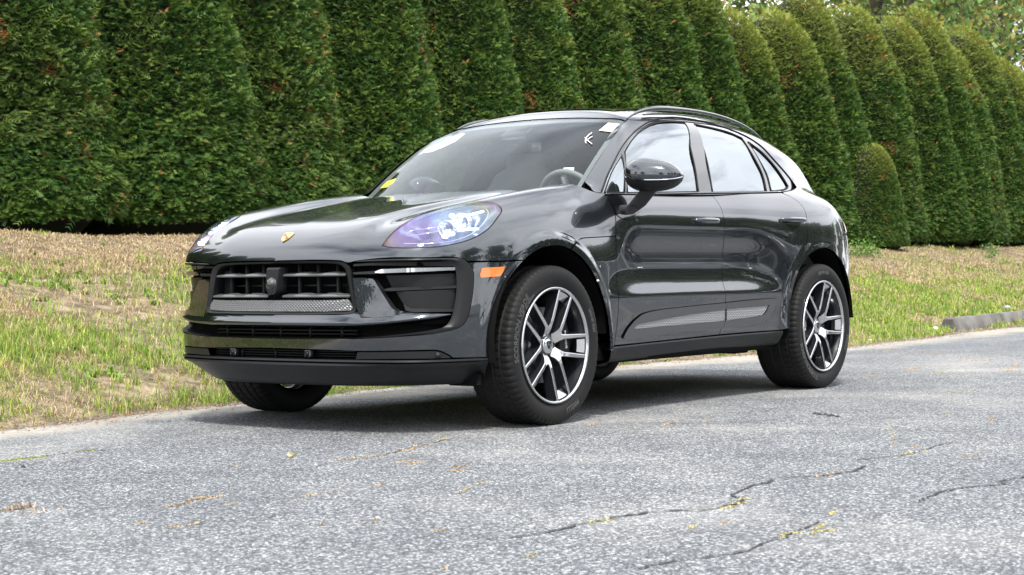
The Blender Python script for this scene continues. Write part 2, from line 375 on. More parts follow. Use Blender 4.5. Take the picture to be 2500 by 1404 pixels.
class MB:
    def __init__(s): s.V = []; s.F = []; s.M = []
    def add(s, V, F, m=0):
        b = len(s.V); s.V += [tuple(map(float, v)) for v in V]; s.F += [tuple(b+int(i) for i in f) for f in F]; s.M += [m]*len(F); return s
    def box(s, c, h, R=None, m=0, bev=0.):
        c = np.array(c, float); h = np.array(h, float)
        if bev <= 0:
            v = np.array([(x, y, z) for x in (-1, 1) for y in (-1, 1) for z in (-1, 1)])*h; f = [(0,1,3,2),(4,6,7,5),(0,4,5,1),(2,3,7,6),(0,2,6,4),(1,5,7,3)]
        else:
            v = []; 
            for x in (-1, 1):
                for y in (-1, 1):
                    for z in (-1, 1):
                        v += [(x*(h[0]), y*(h[1]-bev), z*(h[2]-bev)), (x*(h[0]-bev), y*h[1], z*(h[2]-bev)), (x*(h[0]-bev), y*(h[1]-bev), z*h[2])]
            v = np.array(v); i = lambda a, b, c_, k: ((a*2+b)*2+c_)*3+k
            f = [(i(0,0,0,0),i(0,0,1,0),i(0,1,1,0),i(0,1,0,0)), (i(1,0,0,0),i(1,1,0,0),i(1,1,1,0),i(1,0,1,0)),
                 (i(0,0,0,1),i(1,0,0,1),i(1,0,1,1),i(0,0,1,1)), (i(0,1,0,1),i(0,1,1,1),i(1,1,1,1),i(1,1,0,1)),
                 (i(0,0,0,2),i(0,1,0,2),i(1,1,0,2),i(1,0,0,2)), (i(0,0,1,2),i(1,0,1,2),i(1,1,1,2),i(0,1,1,2))]
            for a in (0, 1):
                for b in (0, 1):
                    f += [(i(a,b,0,0),i(a,b,0,1),i(a,b,1,1),i(a,b,1,0)), (i(a,0,b,0),i(a,0,b,2),i(a,1,b,2),i(a,1,b,0)), (i(0,a,b,1),i(0,a,b,2),i(1,a,b,2),i(1,a,b,1))]
                    for c_ in (0, 1): f.append((i(a,b,c_,0),i(a,b,c_,1),i(a,b,c_,2)))
        if R is not None: v = v@np.array(R).T
        return s.add(v+c, f, m)
    def tube(s, P, r, n=8, m=0, cap=True, flat=1., up=(0,0,1)):
        P = np.asarray(P, float); r = np.broadcast_to(r, (len(P),)); T = np.gradient(P, axis=0); T /= np.maximum(np.linalg.norm(T, axis=1, keepdims=True), 1e-9)
        V = []
        for p, t, q in zip(P, T, r):
            a = np.cross(t, up); a = a/np.linalg.norm(a) if np.linalg.norm(a) > 1e-4 else np.array([1., 0, 0]); b = np.cross(a, t)
            for k in range(n):
                th = 2*np.pi*k/n; V.append(p+q*(a*math.cos(th)+b*math.sin(th)*flat))
        F = [(i*n+k, i*n+(k+1) % n, (i+1)*n+(k+1) % n, (i+1)*n+k) for i in range(len(P)-1) for k in range(n)]
        if cap: F += [tuple(range(n))[::-1], tuple((len(P)-1)*n+k for k in range(n))]
        return s.add(V, F, m)
    def loft(s, rows, closed=False, m=0):
        k = len(rows[0]); V = np.vstack(rows); F = []
        for i in range(len(rows)-1):
            for j in range(k if closed else k-1): F.append((i*k+j, i*k+(j+1) % k, (i+1)*k+(j+1) % k, (i+1)*k+j))
        return s.add(V, F, m)
    def link(s, name, mats, parent=None, label=None, smooth=True, loc=None, **k):
        me = mesh(name, s.V, s.F, mats, s.M, smooth=smooth)
        if smooth == 'auto': pass
        return link(name, me, parent, label, loc, **k)
def shade_auto(o, ang=35):
    me = o.data; me.polygons.foreach_set('use_smooth', np.ones(len(me.polygons), bool))
    import bmesh
    b = bmesh.new(); b.from_mesh(me)
    bmesh.ops.recalc_face_normals(b, faces=b.faces[:])
    for e in b.edges:
        if len(e.link_faces) == 2 and e.calc_face_angle(0) > R_(ang): e.smooth = False
        elif len(e.link_faces) != 2: e.smooth = False
    b.to_mesh(me); b.free(); return o
def resample(P, n):
    P = np.asarray(P, float); s = np.r_[0, np.cumsum(np.linalg.norm(np.diff(P, axis=0), axis=1))]; t = np.linspace(0, s[-1], n)
    return np.stack([np.interp(t, s, P[:, i]) for i in range(3)], 1)
def text_mesh(txt, size, depth=.0, bold=0.):
    cu = bpy.data.curves.new('lettering', 'FONT'); cu.body = txt; cu.size = size; cu.extrude = depth; cu.offset = bold; cu.align_x = 'CENTER'; cu.align_y = 'CENTER'; cu.resolution_u = 3
    ob = bpy.data.objects.new('lettering', cu); C.objects.link(ob); dg = bpy.context.evaluated_depsgraph_get()
    me = bpy.data.meshes.new_from_object(ob.evaluated_get(dg)); V = np.array([tuple(v.co) for v in me.vertices]); F = [tuple(p.vertices) for p in me.polygons]
    bpy.data.objects.remove(ob); bpy.data.curves.remove(cu); bpy.data.meshes.remove(me)
    return V, F
# ---------------------------------------------------------------- car materials
def paint_material():
    m = mat('grey_metallic_paint', (.03,.034,.037), .24, .92, .5, coat=1., coat_rough=.006); t = m.node_tree; p = t.nodes['Principled BSDF']
    p.inputs['Coat IOR'].default_value = 1.8
    co = t.nodes['Texture Coordinate']; v = t.nodes.new('ShaderNodeTexVoronoi'); v.inputs['Scale'].default_value = 900; t.links.new(co.outputs['Object'], v.inputs['Vector'])
    x = t.nodes.new('ShaderNodeMix'); x.data_type = 'RGBA'; x.inputs[0].default_value = .5; x.inputs[6].default_value = (.020,.025,.030,1); x.inputs[7].default_value = (.054,.064,.075,1)
    t.links.new(v.outputs['Color'], x.inputs[0]); t.links.new(x.outputs[2], p.inputs['Base Color'])
    return m
PAINT = paint_material()
BLACK = mat('satin_black_plastic', (.013,.014,.0155), .40, 0, .30, bump=(600, .12, .0006))
BLACK2 = mat('dark_grille_plastic', (.012,.013,.014), .5, 0, .35)
GLOSSB = mat('gloss_black_trim', (.012,.013,.015), .08, 0, .6, coat=1.)
VOID = mat('unlit_cavity_plastic', (.006,.006,.006), .9, 0, .1)
RUBBER = mat('rubber_seal', (.010,.010,.010), .6, 0, .3)
SATIN = mat('satin_grey_mesh_trim', (.20,.205,.21), .36, .6, .5)
BLADE = mat('blade_trim_plastic', (.075,.078,.082), .38, .2, .5)
BLADEM = mat('blade_mesh_grey', (.30,.305,.31), .36, .5, .5)
SLAT = mat('grille_slat_grey', (.17,.175,.18), .34, .5, .5)
CHROME = mat('brushed_chrome', (.62,.63,.64), .16, 1.)
MACH = mat('machined_alloy', (.66,.67,.68), .19, 1.)
RIMD = mat('dark_rim_paint', (.020,.022,.025), .22, .3, .5, coat=.8)
DISC = mat('brake_disc_steel', (.40,.41,.42), .32, .9)
TYRE = mat('tyre_rubber', (.012,.012,.0125), .60, 0, .25, bump=(220, .15, .001))
TYREL = mat('tyre_lettering_rubber', (.075,.075,.077), .55, 0, .4)
ORANGE = mat('amber_marker_plastic', (.85,.20,.04), .15, 0, .5, coat=1., bump=(160, .5, .002))
REDL = mat('red_lamp_plastic', (.35,.01,.01), .1, 0, .5, coat=1.)
WHITEP = mat('white_paper', (.82,.82,.80), .6)
YELLOWP = mat('yellow_paper', (.80,.78,.08), .55)
GREYSEAT = mat('dark_seat_leather', (.16,.165,.17), .5, bump=(90, .2, .002))
CABIN = mat('dark_cabin_plastic', (.05,.052,.055), .7)
LEDW = mat('led_white', (.9,.95,1), .2, emit=(.85,.93,1), es=2.2)
CHROME2 = mat('lamp_reflector', (.72,.76,.82), .12, 1.)
GOLD = mat('gold_emblem', (.70,.48,.16), .25, .7, coat=.6)
REDE = mat('red_enamel', (.45,.03,.02), .3, coat=.6)
def glass_material(name, tint, f0, rough=0.0, painted_sheen=False):
    """thin pane: mirror-like sheen over a tinted see-through sheet"""
    m = bpy.data.materials.new(name); m.use_nodes = True; t = m.node_tree; [t.nodes.remove(n) for n in list(t.nodes)]
    o = t.nodes.new('ShaderNodeOutputMaterial'); g = t.nodes.new('ShaderNodeBsdfGlossy'); g.inputs['Roughness'].default_value = rough; g.inputs[0].default_value = (.90,.96,1,1)
    tr = t.nodes.new('ShaderNodeBsdfTransparent'); tr.inputs[0].default_value = (*tint, 1); mx = t.nodes.new('ShaderNodeMixShader')
    # Schlick reflectance that works from both sides of the sheet
    ge = t.nodes.new('ShaderNodeNewGeometry'); dt = t.nodes.new('ShaderNodeVectorMath'); dt.operation = 'DOT_PRODUCT'; t.links.new(ge.outputs['Normal'], dt.inputs[0]); t.links.new(ge.outputs['Incoming'], dt.inputs[1])
    def M(op, a, b=None):
        q = t.nodes.new('ShaderNodeMath'); q.operation = op
        for i, v in enumerate((a, b)):
            if v is None: continue
            if isinstance(v, (int, float)): q.inputs[i].default_value = v
            else: t.links.new(v, q.inputs[i])
        return q.outputs[0]
    fz = M('ADD', f0, M('MULTIPLY', M('POWER', M('SUBTRACT', 1., M('ABSOLUTE', dt.outputs['Value'])), 5.), 1-f0))
    t.links.new(fz, mx.inputs[0]); t.links.new(tr.outputs[0], mx.inputs[1]); t.links.new(g.outputs[0], mx.inputs[2]); t.links.new(mx.outputs[0], o.inputs[0])
    if painted_sheen:  # rainbow reflection painted in as a fixed hue ramp along the lens
        co = t.nodes.new('ShaderNodeTexCoord'); mp = t.nodes.new('ShaderNodeMapping'); mp.inputs['Rotation'].default_value = (0, R_(38), 0)
        wv = t.nodes.new('ShaderNodeTexNoise'); wv.inputs['Scale'].default_value = 5; wv.inputs['Detail'].default_value = 1; wv.inputs['Distortion'].default_value = .6
        t.links.new(co.outputs['Object'], wv.inputs['Vector'])
        sp = t.nodes.new('ShaderNodeSeparateXYZ'); t.links.new(co.outputs['Object'], sp.inputs[0])
        mr = t.nodes.new('ShaderNodeMapRange'); mr.inputs[1].default_value = -.82; mr.inputs[2].default_value = -.22; t.links.new(sp.outputs[0], mr.inputs[0])
        ad = t.nodes.new('ShaderNodeMath'); ad.operation = 'MULTIPLY_ADD'; t.links.new(wv.outputs[0], ad.inputs[0]); ad.inputs[1].default_value = .35; t.links.new(mr.outputs[0], ad.inputs[2])
        sb = t.nodes.new('ShaderNodeMath'); sb.operation = 'SUBTRACT'; t.links.new(ad.outputs[0], sb.inputs[0]); sb.inputs[1].default_value = .18
        cr = t.nodes.new('ShaderNodeValToRGB'); e = cr.color_ramp.elements
        cols = [(0,(1,.50,.20)),(.10,(1,.60,.36)),(.20,(.86,.48,1)),(.36,(.55,.60,1)),(.55,(.86,.94,1)),(.72,(.90,1,.97)),(.84,(1,1,.62)),(.93,(1,.74,.88)),(1,(.86,.82,1))]
        e[0].position = 0; e[0].color = (*cols[0][1], 1); e[1].position = 1; e[1].color = (*cols[-1][1], 1)
        for q, c in cols[1:-1]: n = e.new(q); n.color = (*c, 1)
        t.links.new(sb.outputs[0], cr.inputs[0]); t.links.new(cr.outputs[0], g.inputs[0])
    return m
WSG = glass_material('windscreen_glass', (.90,.95,.92), .045)
SIDEG = glass_material('tinted_side_glass', (.06,.065,.07), .36)
FRONTG = glass_material('clear_side_glass', (.42,.47,.46), .36)
LENSG = glass_material('headlamp_lens_glass', (.90,.95,1), .13, painted_sheen=True)

car = bpy.data.objects.new('parked_car', None); C.objects.link(car); car.empty_display_size = .2
car['label'] = 'dark grey metallic SUV with five-spoke alloy wheels parked on asphalt before the hedge'; car['category'] = 'car'
near = []                                   # parts of the driver's side, copied to the other side below

# ---------------------------------------------------------------- shared boundary lines
NOSE_Z = .779
nose_top = [fr(0, z) for z in (NOSE_Z, .80, .83, .86, .885)]+[tp(x, 0) for x in (-.79, -.74, -.66, -.5, -.3, 0, .2, .37)]
for q in nose_top: q[1] = 0
hood_rear = [tp(.37, 0), tp(.385, -.3), tp(.43, -.55), tp(.49, -.72), tp(.545, -.785), sd(.610, 1.100)]
hood_rear[0][1] = 0
a_upper = [sd(.610,1.100), sd(.618,1.07), sd(.622,1.03), sd(.606,.96), sd(.590,.90), sd(.585,.884)]
fcut = [sd(.585,.884), sd(.50,.883), sd(.40,.879), sd(.30,.875)]
fcut2 = [sd(.30,.875), sd(.255,.870), sd(.19,.850), sd(.135,.827)]
FA0 = math.atan2(.763-.385, -.234); FA1 = math.atan2(.827-.385, .130)
arch_hood = arc(ARCH_F, FA1, FA0, 16)
hb_line = [arch_hood[-1], sd(-.34,.765), sd(-.45,.764), sd(-.555,.763)]
hb_line2 = [sd(-.555,.763)]+S([(1133,633)]).tolist()+S([(1121,630)]).tolist()
hb_front = S([(1121,630), (1020,629.5), (915,632), (868,638)]).tolist()
hb_front2 = [hb_front[-1], fr(-.418,.764), fr(-.385,.773), fr(-.30,.7775), fr(-.15,NOSE_Z), fr(0,NOSE_Z)]
hb_front2[-1][1] = 0
lamp = [(-.795,-.569,.837), (-.745,-.576,.888), (-.66,-.588,.938), (-.56,-.607,.982), (-.45,-.650,1.012), (-.345,-.705,1.033), (-.275,-.758,1.038), (-.246,-.798,1.024),
        (-.255,-.826,1.000), (-.322,-.853,.962), (-.42,-.867,.905), (-.521,-.852,.863), (-.62,-.814,.838), (-.70,-.763,.827), (-.758,-.694,.825), (-.788,-.62,.829), (-.795,-.569,.837)]
LD = (1, .75, -.8)
hood = panel('hood', [nose_top, hood_rear, a_upper, fcut, fcut2, arch_hood, hb_line, hb_line2, hb_front, hb_front2][:1]+[hood_rear, a_upper, fcut, fcut2, arch_hood, hb_line, hb_line2, hb_front, hb_front2],
             LD, PAINT, car, weld=True, holes=[[lamp]], sp=.014, label='grey clamshell bonnet with round lamp openings')

# front wing panel behind the wheel
frear = [sd(.45,.385), sd(.447,.355), sd(.440,.338)]
fender_arch = arc(ARCH_F, FA1, 0, 14)
near.append(panel('front_wing', [fender_arch, frear, [sd(.440,.338), sd(.548,.347)], [sd(.548,.347), sd(.570,.45), sd(.576,.55), sd(.572,.66), sd(.573,.764), sd(.585,.884)], fcut, fcut2], (.2,1,-.12), PAINT, car, sp=.014))

# doors
a_lower = [sd(.585,.884), sd(.573,.764), sd(.572,.66), sd(.576,.55), sd(.570,.45), sd(.548,.347)]
belt_f = [sd(.605,1.092), sd(.935,1.102), sd(1.30,1.116), sd(1.640,1.130)]
b_line = [sd(1.640,1.130), sd(1.668,1.108), sd(1.688,1.052), sd(1.690,.98), sd(1.689,.90), sd(1.683,.80), sd(1.670,.70), sd(1.666,.63), sd(1.670,.585), sd(1.681,.52), sd(1.686,.45), sd(1.650,.395), sd(1.630,.362)]
sill_f = [sd(1.630,.362), sd(1.1,.353), sd(.548,.347)]
near.append(panel('front_door', [belt_f, b_line, sill_f, a_lower[::-1], [a_lower[0], sd(.590,.90), sd(.606,.96), sd(.622,1.03), sd(.618,1.07), sd(.605,1.092)]], (.1,1,-.15), PAINT, car, sp=.014))
front_door = near[-1]
RA0 = math.atan2(.795-.385, 2.579-2.807)
belt_r = [sd(1.640,1.130), sd(2.0,1.143), sd(2.3,1.155), sd(2.50,1.163)]
c_line = [sd(2.50,1.163), sd(2.57,1.140), sd(2.625,1.105), sd(2.642,1.06), sd(2.628,1.0), sd(2.612,.93), sd(2.597,.86), sd(2.579,.797)]
arch_c = arc(ARCH_R, RA0, math.pi+.0, 12)
sill_r = [sd(2.300,.366), sd(2.0,.364), sd(1.630,.362)]
near.append(panel('rear_door', [belt_r, c_line, arch_c, [arch_c[-1], sd(2.335,.385-.02), sd(2.300,.366)][:1]+[sd(2.345,.375), sd(2.300,.366)], sill_r, b_line[::-1]], (.05,1,-.15), PAINT, car, sp=.014))
rear_door = near[-1]

# pillar, cant rail and rear quarter in one pressing
dlo = [(2.500,1.170), (2.735,1.190), (2.800,1.205), (2.832,1.228), (2.830,1.252), (2.765,1.305), (2.66,1.380), (2.55,1.440), (2.43,1.488), (2.31,1.520), (2.085,1.556), (1.868,1.574), (1.62,1.570),
       (1.45,1.546), (1.268,1.503), (1.084,1.438), (.913,1.345), (.739,1.214), (.615,1.112)]
dlo3 = S([(1912.7,469), (1930,466), (1941,460.5), (1943.5,454), (1935.7,443), (1918.4,421), (1889.6,388.5), (1860.8,357.5), (1832,337), (1803,322.5), (1745.6,302.5), (1688,289.5), (1640,285), (1601.6,290), (1572.8,303), (1544,326), (1515,363.5), (1486,421), (1468,467)], car_f)
ws_edge = S([(1416,457), (1442,415), (1470,371), (1496,333), (1516,306), (1528,295)], green_f)
rail_in = [ws_edge[-1], tp(1.28,-.56,car_f), tp(1.45,-.545,car_f), tp(1.9,-.54,car_f), tp(2.4,-.54,car_f), tp(2.8,-.545,car_f), tp(3.02,-.56,car_f)]
q_rear = [tp(3.02,-.56,car_f), sd(3.10,1.36,car_f), sd(3.17,1.26,car_f), sd(3.22,1.17,car_f), sd(3.27,1.08,car_f), sd(3.262,1.04,car_f)]
q_rear2 = [sd(3.262,1.04,car_f), sd(3.215,.995,car_f), sd(3.205,.93,car_f)]
RA1 = math.atan2(.82-.385, .145)
q_cut = [sd(3.205,.93,car_f), sd(3.13,.905), sd(3.06,.862), sd(2.807+.452*math.cos(math.radians(57)), .385+.452*math.sin(math.radians(57)))]
arch_q = arc(ARCH_R, R_(57), RA0, 18)
dc = [dlo3[0], sd(2.55,1.150,car_f), sd(2.50,1.163,car_f)]
c_q = [sd(2.579,.797), sd(2.597,.86), sd(2.612,.93), sd(2.628,1.0), sd(2.642,1.06), sd(2.625,1.105), sd(2.57,1.140), sd(2.515,1.160)]
near.append(panel('rear_quarter', [ws_edge, rail_in, q_rear, q_rear2, q_cut, arch_q, c_q, [c_q[-1], dlo3[0]], dlo3, [dlo3[-1], sd(.600,1.106,car_f), sd(.56,1.112,car_f), ws_edge[0]]], (-.42,1,-.42), PAINT, car, f=car_f, sp=.014,
                  label='one-piece side pressing from windscreen pillar over the doors to the rear quarter'))
# roof
roof_side = [ws_edge[-1]]+rail_in[1:]
ws_top = [tp(1.165,0,green_f)*[1,0,1], S([(1400,287.5)], green_f)[0], S([(1480,288.5)], green_f)[0], S([(1515,290.5)], green_f)[0], ws_edge[-1]]
ws_top[0] = march(green_f, [(-.5, 0, 1.553)], (1, 0, 0))[0][0]
roof_back = [rail_in[-1], tp(3.06,-.3,car_f), tp(3.08,0,car_f)*[1,0,1]]
roof_c = [roof_back[-1]]+[tp(x, 0, green_f)*[1,0,1] for x in (2.8, 2.4, 2.0, 1.6, 1.35, 1.22)]+[ws_top[0]]
roof = panel('roof', [ws_top, roof_side, roof_back, roof_c], (.25,.15,-1), PAINT, car, f=green_f, sp=.03, weld=True)
panel('sunroof', [[tp(1.27,0,green_f)*[1,0,1], tp(1.27,-.3,green_f), tp(1.30,-.44,green_f)], [tp(1.30,-.44,green_f), tp(2.5,-.44,green_f)], [tp(2.5,-.44,green_f), tp(2.52,0,green_f)*[1,0,1]], [tp(x,0,green_f)*[1,0,1] for x in (2.52,2.2,1.9,1.6,1.27)]],
      (.05,.1,-1), GLOSSB, car, f=green_f, iso=.004, sp=.035, weld=True, flange=.003, label='dark panoramic glass roof')
# windscreen
ws_bot = [march(green_f, [(-.5, 0, 1.12)], (1, 0, 0))[0][0]*[1,0,1], march(green_f, [(-.5, -.35, 1.118)], (1, 0, 0))[0][0], march(green_f, [(-.5, -.6, 1.115)], (1, 0, 0))[0][0], march(green_f, [(-.5, -.70, 1.125)], (1, 0, 0))[0][0], ws_edge[0]]
ws_c = [ws_top[0]]+[march(green_f, [(-.5, 0, z)], (1, 0, 0))[0][0]*[1,0,1] for z in (1.5, 1.4, 1.3, 1.2)]+[ws_bot[0]]
panel('windscreen', [ws_bot, ws_edge, ws_top[::-1], ws_c], (1,.12,-.5), WSG, car, f=green_f, iso=-.004, sp=.025, weld=True, flange=0, gap=.001)
# black ceramic border of the windscreen, on the inside
ins = lambda P, t: P
wb = MB()
outer = np.vstack([dens(ws_bot, .04)[:-1], dens(ws_edge, .04)[:-1], dens(ws_top[::-1], .04)])
cen = np.array([.80, 0, 1.34]); 
def shrink(P, s):
    Q = []
    for p in P:
        v = cen-p; v[1] *= .0 if abs(p[1]) < .01 else 1; n = np.linalg.norm(v); Q.append(p+v/n*min(s, n))
    return np.array(Q)
for sgn in (1, -1):
    a = outer*[1,sgn,1]; g = grad(green_f, outer)*[1,sgn,1]; b = shrink(outer, .035)*[1,sgn,1]
    rows = [a-g*.008, b-g*.012]; wb.loft(rows if sgn > 0 else rows[::-1])
wb.link('windscreen_border', GLOSSB, car)

# side window frame plate and panes
glass_main = [(1526.7,369.8),(1544,341),(1567,316.5),(1595.8,300.6),(1624.6,295.5),(1672,297)]
g1 = S(glass_main, green_f); g1b = S([(1672,297),(1688,364),(1699.5,415.8),(1706.7,467.5)], green_f); g1c = S([(1706.7,467.5),(1620,469),(1533,470)], green_f); g1d = S([(1533,470),(1526.7,369.8)], green_f)
q1 = [S([(1477,469),(1495,418.7),(1519.5,378)], green_f), S([(1519.5,378),(1527,469)], green_f), S([(1527,469),(1477,469)], green_f)]
g2 = [S([(1697,302),(1745.6,312.5),(1780,322),(1811.9,336)], green_f), S([(1811.9,336),(1840.7,382),(1863.7,428),(1872.4,467)], green_f), S([(1872.4,467),(1741.3,469)], green_f), S([(1741.3,469),(1725.5,385),(1697,302)], green_f)]
g3 = [S([(1828,346),(1860.8,371),(1895.4,409),(1919,444),(1925,455)], green_f), S([(1925,455),(1920,461),(1895.4,466)], green_f), S([(1895.4,466),(1884,466)], green_f), S([(1884,466),(1872.4,424),(1828,346)], green_f)]
frame_out = [S([(1912.7,469), (1930,466), (1941,460.5), (1943.5,454), (1935.7,443), (1918.4,421), (1889.6,388.5), (1860.8,357.5), (1832,337), (1803,322.5), (1745.6,302.5), (1688,289.5), (1640,285), (1601.6,290), (1572.8,303), (1544,326), (1515,363.5), (1486,421), (1466,470)], green_f), S([(1466,470),(1468,478),(1600,478)], green_f), S([(1600,478),(1774,476),(1912.7,469)], green_f)]
WD = (.0,1,-.22)
near.append(panel('window_frame', frame_out, WD, GLOSSB, car, f=green_f, iso=-.005, sp=.025, gap=.005, flange=.004, holes=[[g1,g1b,g1c,g1d], q1, g2, g3]))
def pane(nm, cs, label, parent=None, gm=None):
    near.append(panel(nm, cs, WD, gm or SIDEG, parent or car, f=green_f, iso=-.009, sp=.03, gap=-.006, flange=0, label=label))
pane('side_window', [g1,g1b,g1c,g1d], 'front door glass reflecting the sky', gm=FRONTG); pane('quarter_window', q1, 'small triangular pane ahead of the front door glass', gm=FRONTG)
pane('side_window', g2, 'rear door glass'); pane('quarter_window', g3, 'rear quarter glass tapering to a point')
# rubber seals round the panes: thin dark lines
sm = MB()
for cs, r in (([g1,g1b,g1c,g1d], .0045), (q1, .0035), (g2, .005), (g3, .006)):
    for c_ in cs:
        P = dens(c_, .03); g = grad(green_f, P); sm.tube(P-g*.004, r, 5, cap=True)
near.append(sm.link('window_seal', RUBBER, car))
sm = MB(); P = dens(S([(1912.7,469.5), (1930,466), (1941,460.5), (1943.5,454), (1935.7,443), (1918.4,421), (1889.6,388.5), (1860.8,357.5), (1832,337), (1803,322.5), (1745.6,302.5), (1688,289.5), (1640,285), (1601.6,290), (1572.8,303), (1544,326), (1515,363.5), (1486,421), (1468,467)], green_f), .03)
sm.tube(P-grad(green_f, P)*.003, .0045, 5); near.append(sm.link('door_seal', RUBBER, car))
# waist strip
sm = MB(); P = dens([sd(.615,1.099,car_f), sd(.935,1.108,car_f), sd(1.64,1.136,car_f), sd(2.2,1.156,car_f), sd(2.50,1.169,car_f)], .05)
g = grad(body_f, P); sm.tube(P+g*.001, .0065, 6, flat=.7); near.append(sm.link('waist_strip', GLOSSB, car))

# ---------------------------------------------------------------- front bumper
b_out_px = [(868,638),(915,634),(1020,631.5),(1125,631),(1133,633.5),(1141,640.5),(1151,651),(1155.6,665),(1156.5,682),(1155.6,700),(1150,741),(1143,770),(1134,788.6),(1125,797),(1113.5,802.5),(1085,809),(1045,816),(954,823),(869.6,827)]
bez_out = S(b_out_px)
bez_low_c = [fr(-.418,.4305), fr(-.3,.4285), fr(-.15,.427), fr(0,.4265)*[1,0,1]]
slot_top = S([(1105.5,874),(1098,868),(1086,861.6),(1075,857),(1061,854.7)])
slot_c = [slot_top[-1]]+S([(960,857),(870,857.5)]).tolist()+[fr(-.33,.377), fr(-.15,.3795), fr(0,.381)*[1,0,1]]
arch_b = arc(ARCH_F, FA0, math.pi, 12)
b_rear = [arch_b[-1], sd(-.455,.337)]
bumper = panel('front_bumper', [[slot_c[-1], bez_low_c[-1]], bez_low_c[::-1], [bez_low_c[0], bez_out[-1]], bez_out[7:][::-1], S([(1155.6,665),(1151,651),(1141,640.5)]), [S([(1141,640.5)])[0], sd(-.45,.762), sd(-.34,.763), arch_b[0]], arch_b, b_rear, [b_rear[-1]]+S([(1150,873.5),(1105.5,874)]).tolist(), slot_top, slot_c],
               (1,.85,-.12), PAINT, car, weld=True, sp=.013)
# recess surround (satin black), rolled from the skin into the opening
b_in_px = [(871,640.5),(915,640),(1020,638),(1080,636.5),(1097.5,640.5),(1106,647),(1111,656),(1113.5,667),(1114.6,690),(1113.5,718),(1106.6,761),(1102,776),(1095,788),(1088,796),(1079,800.5),(1060,804.5),(1022,811),(940,820),(869.6,825.5)]
NB = 90
bo = resample(dens(bez_out, .01), NB); bi = resample(dens(S(b_in_px, iso=-.018), .01), NB); bmid = resample(dens(S([((a[0]+b[0])/2, (a[1]+b[1])/2) for a, b in zip(b_out_px, b_in_px)]), .01), NB)
gi = grad(body_f, bi)
bk = bi+np.array([.10, .045, 0])
sb = MB(); sb.loft([bo-grad(body_f, bo)*.008, bo+grad(body_f, bo)*.0005, bmid+grad(body_f, bmid)*.003, (bmid+bi)/2-gi*.001, bi, bi+np.array([.02,.012,0]), bk])
near.append(shade_auto(sb.link('intake_surround', BLACK, car, 'satin black hooked frame round the side intake'), 50)); surround = near[-1]
# intake back wall, built as a stepped dark panel
ib = MB()
def pl(px, dep): return S(px, iso=-dep)
rowt = resample(pl([(870,642),(960,641),(1020,640),(1060,640),(1098,643)], .06), 20); rowm = resample(pl([(873,690),(960,700),(1040,700),(1113,700)], .075), 20); rowb = resample(pl([(875,762),(985,765),(1050,762),(1103,765)], .075), 20); rowc = resample(pl([(870,830),(985,822),(1040,812),(1092,800)], .07), 20)
ib.loft([rowt, rowm, rowb, rowc]); near.append(ib.link('intake_wall', VOID, car))
# dark grey closing panel in the intake, two faces split by the blade
ip = MB()
A = pl([(943,673),(985,672),(1030,671),(1075,669),(1100,668),(1113,668)], .040)
mid = pl([(958,705),(1000,704),(1040,703),(1080,702),(1114,700)], .050)
r0 = resample(A, 12); r1 = resample(mid, 12); r15 = resample(pl([(967,712),(1000,711),(1040,709),(1080,707.5),(1113,706)], .038), 12); r2 = resample(pl([(985,742),(1000,753),(1035,753.5),(1075,754),(1109,754)], .045), 12)
ip.loft([r0, r1]); ip.loft([r15, r2]); ip.loft([r2, resample(pl([(990,758),(1004,762),(1040,762),(1075,761.5),(1107,761)], .02), 12)])
near.append(shade_auto(ip.link('intake_panel', BLACK, car), 30))
def blade(nm, top_px, bot_px, d_out, d_in, material, label=None, thick=True):
    a = resample(S(top_px, iso=-d_out), 24); b = resample(S(bot_px, iso=-d_out), 24); g = (a-b)
    back = np.array([.05, .03, 0]); s = MB()
    s.loft([a+back, a, b, b+back]); return shade_auto(s.link(nm, material, car, label), 40)
near.append(blade('intake_blade', [(938,706),(950,703),(1114,697.5)], [(938,710),(950,711),(1114,703.5)], .012, .05, BLACK))
near.append(blade('intake_blade', [(862,665),(915,661.5)], [(862,670),(915,669)], .010, .05, BLACK))
near.append(blade('intake_top_blade', [(863,645),(905,641.5),(1100,638.5)], [(863,650),(905,648),(1108,650)], .012, .05, BLACK))
near.append(blade('daytime_lamp', [(915,663),(930,657.5),(1000,654.5),(1111,652.5)], [(915,666.5),(930,667),(1000,664.5),(1111,659.5)], .004, .05, CHROME, 'slim chrome and clear daytime light strip'))
# trapezoid cheek between grille and intake, then the wing-shaped bar
cheek = panel('bumper_cheek', [S([(861,678.8),(885,678.5),(906,680)]), S([(906,680),(913,684),(919.8,695)]), S([(919.8,695),(938,724),(954,750)]), S([(954,750),(960,755),(967.6,758),(985,761)]), S([(985,761),(960,771),(880,776)]), S([(880,776),(870,750),(861,678.8)])], (1,.5,0), PAINT, car, sp=.012, iso=-.002, gap=.0)
near.append(cheek)
near.append((lambda s: shade_auto(s.link('cheek_return', BLACK, car), 40))(MB().loft([resample(S([(906,680),(913,684),(919.8,695),(938,724),(954,750),(967.6,758),(985,761)], iso=-.003), 20), resample(S([(912,679),(922,684),(934,700),(950,727),(966,751),(980,759),(1000,762)], iso=-.035), 20)])))
NBAR = 70
bt = [fr(0,.535,iso=-.006)*[1,0,1], fr(-.25,.536,iso=-.006), fr(-.40,.538,iso=-.006), fr(-.47,.547,iso=-.004)]+S([(925,768),(985,763),(1040,765.5),(1080,766),(1100,766.5)], iso=-.003).tolist()
bcrest = [fr(0,.503,iso=.012)*[1,0,1], fr(-.25,.504,iso=.012), fr(-.40,.506,iso=.012)]+S([(885,787),(954,781.5),(1033,774),(1080,769),(1100,767.5)], iso=.006).tolist()
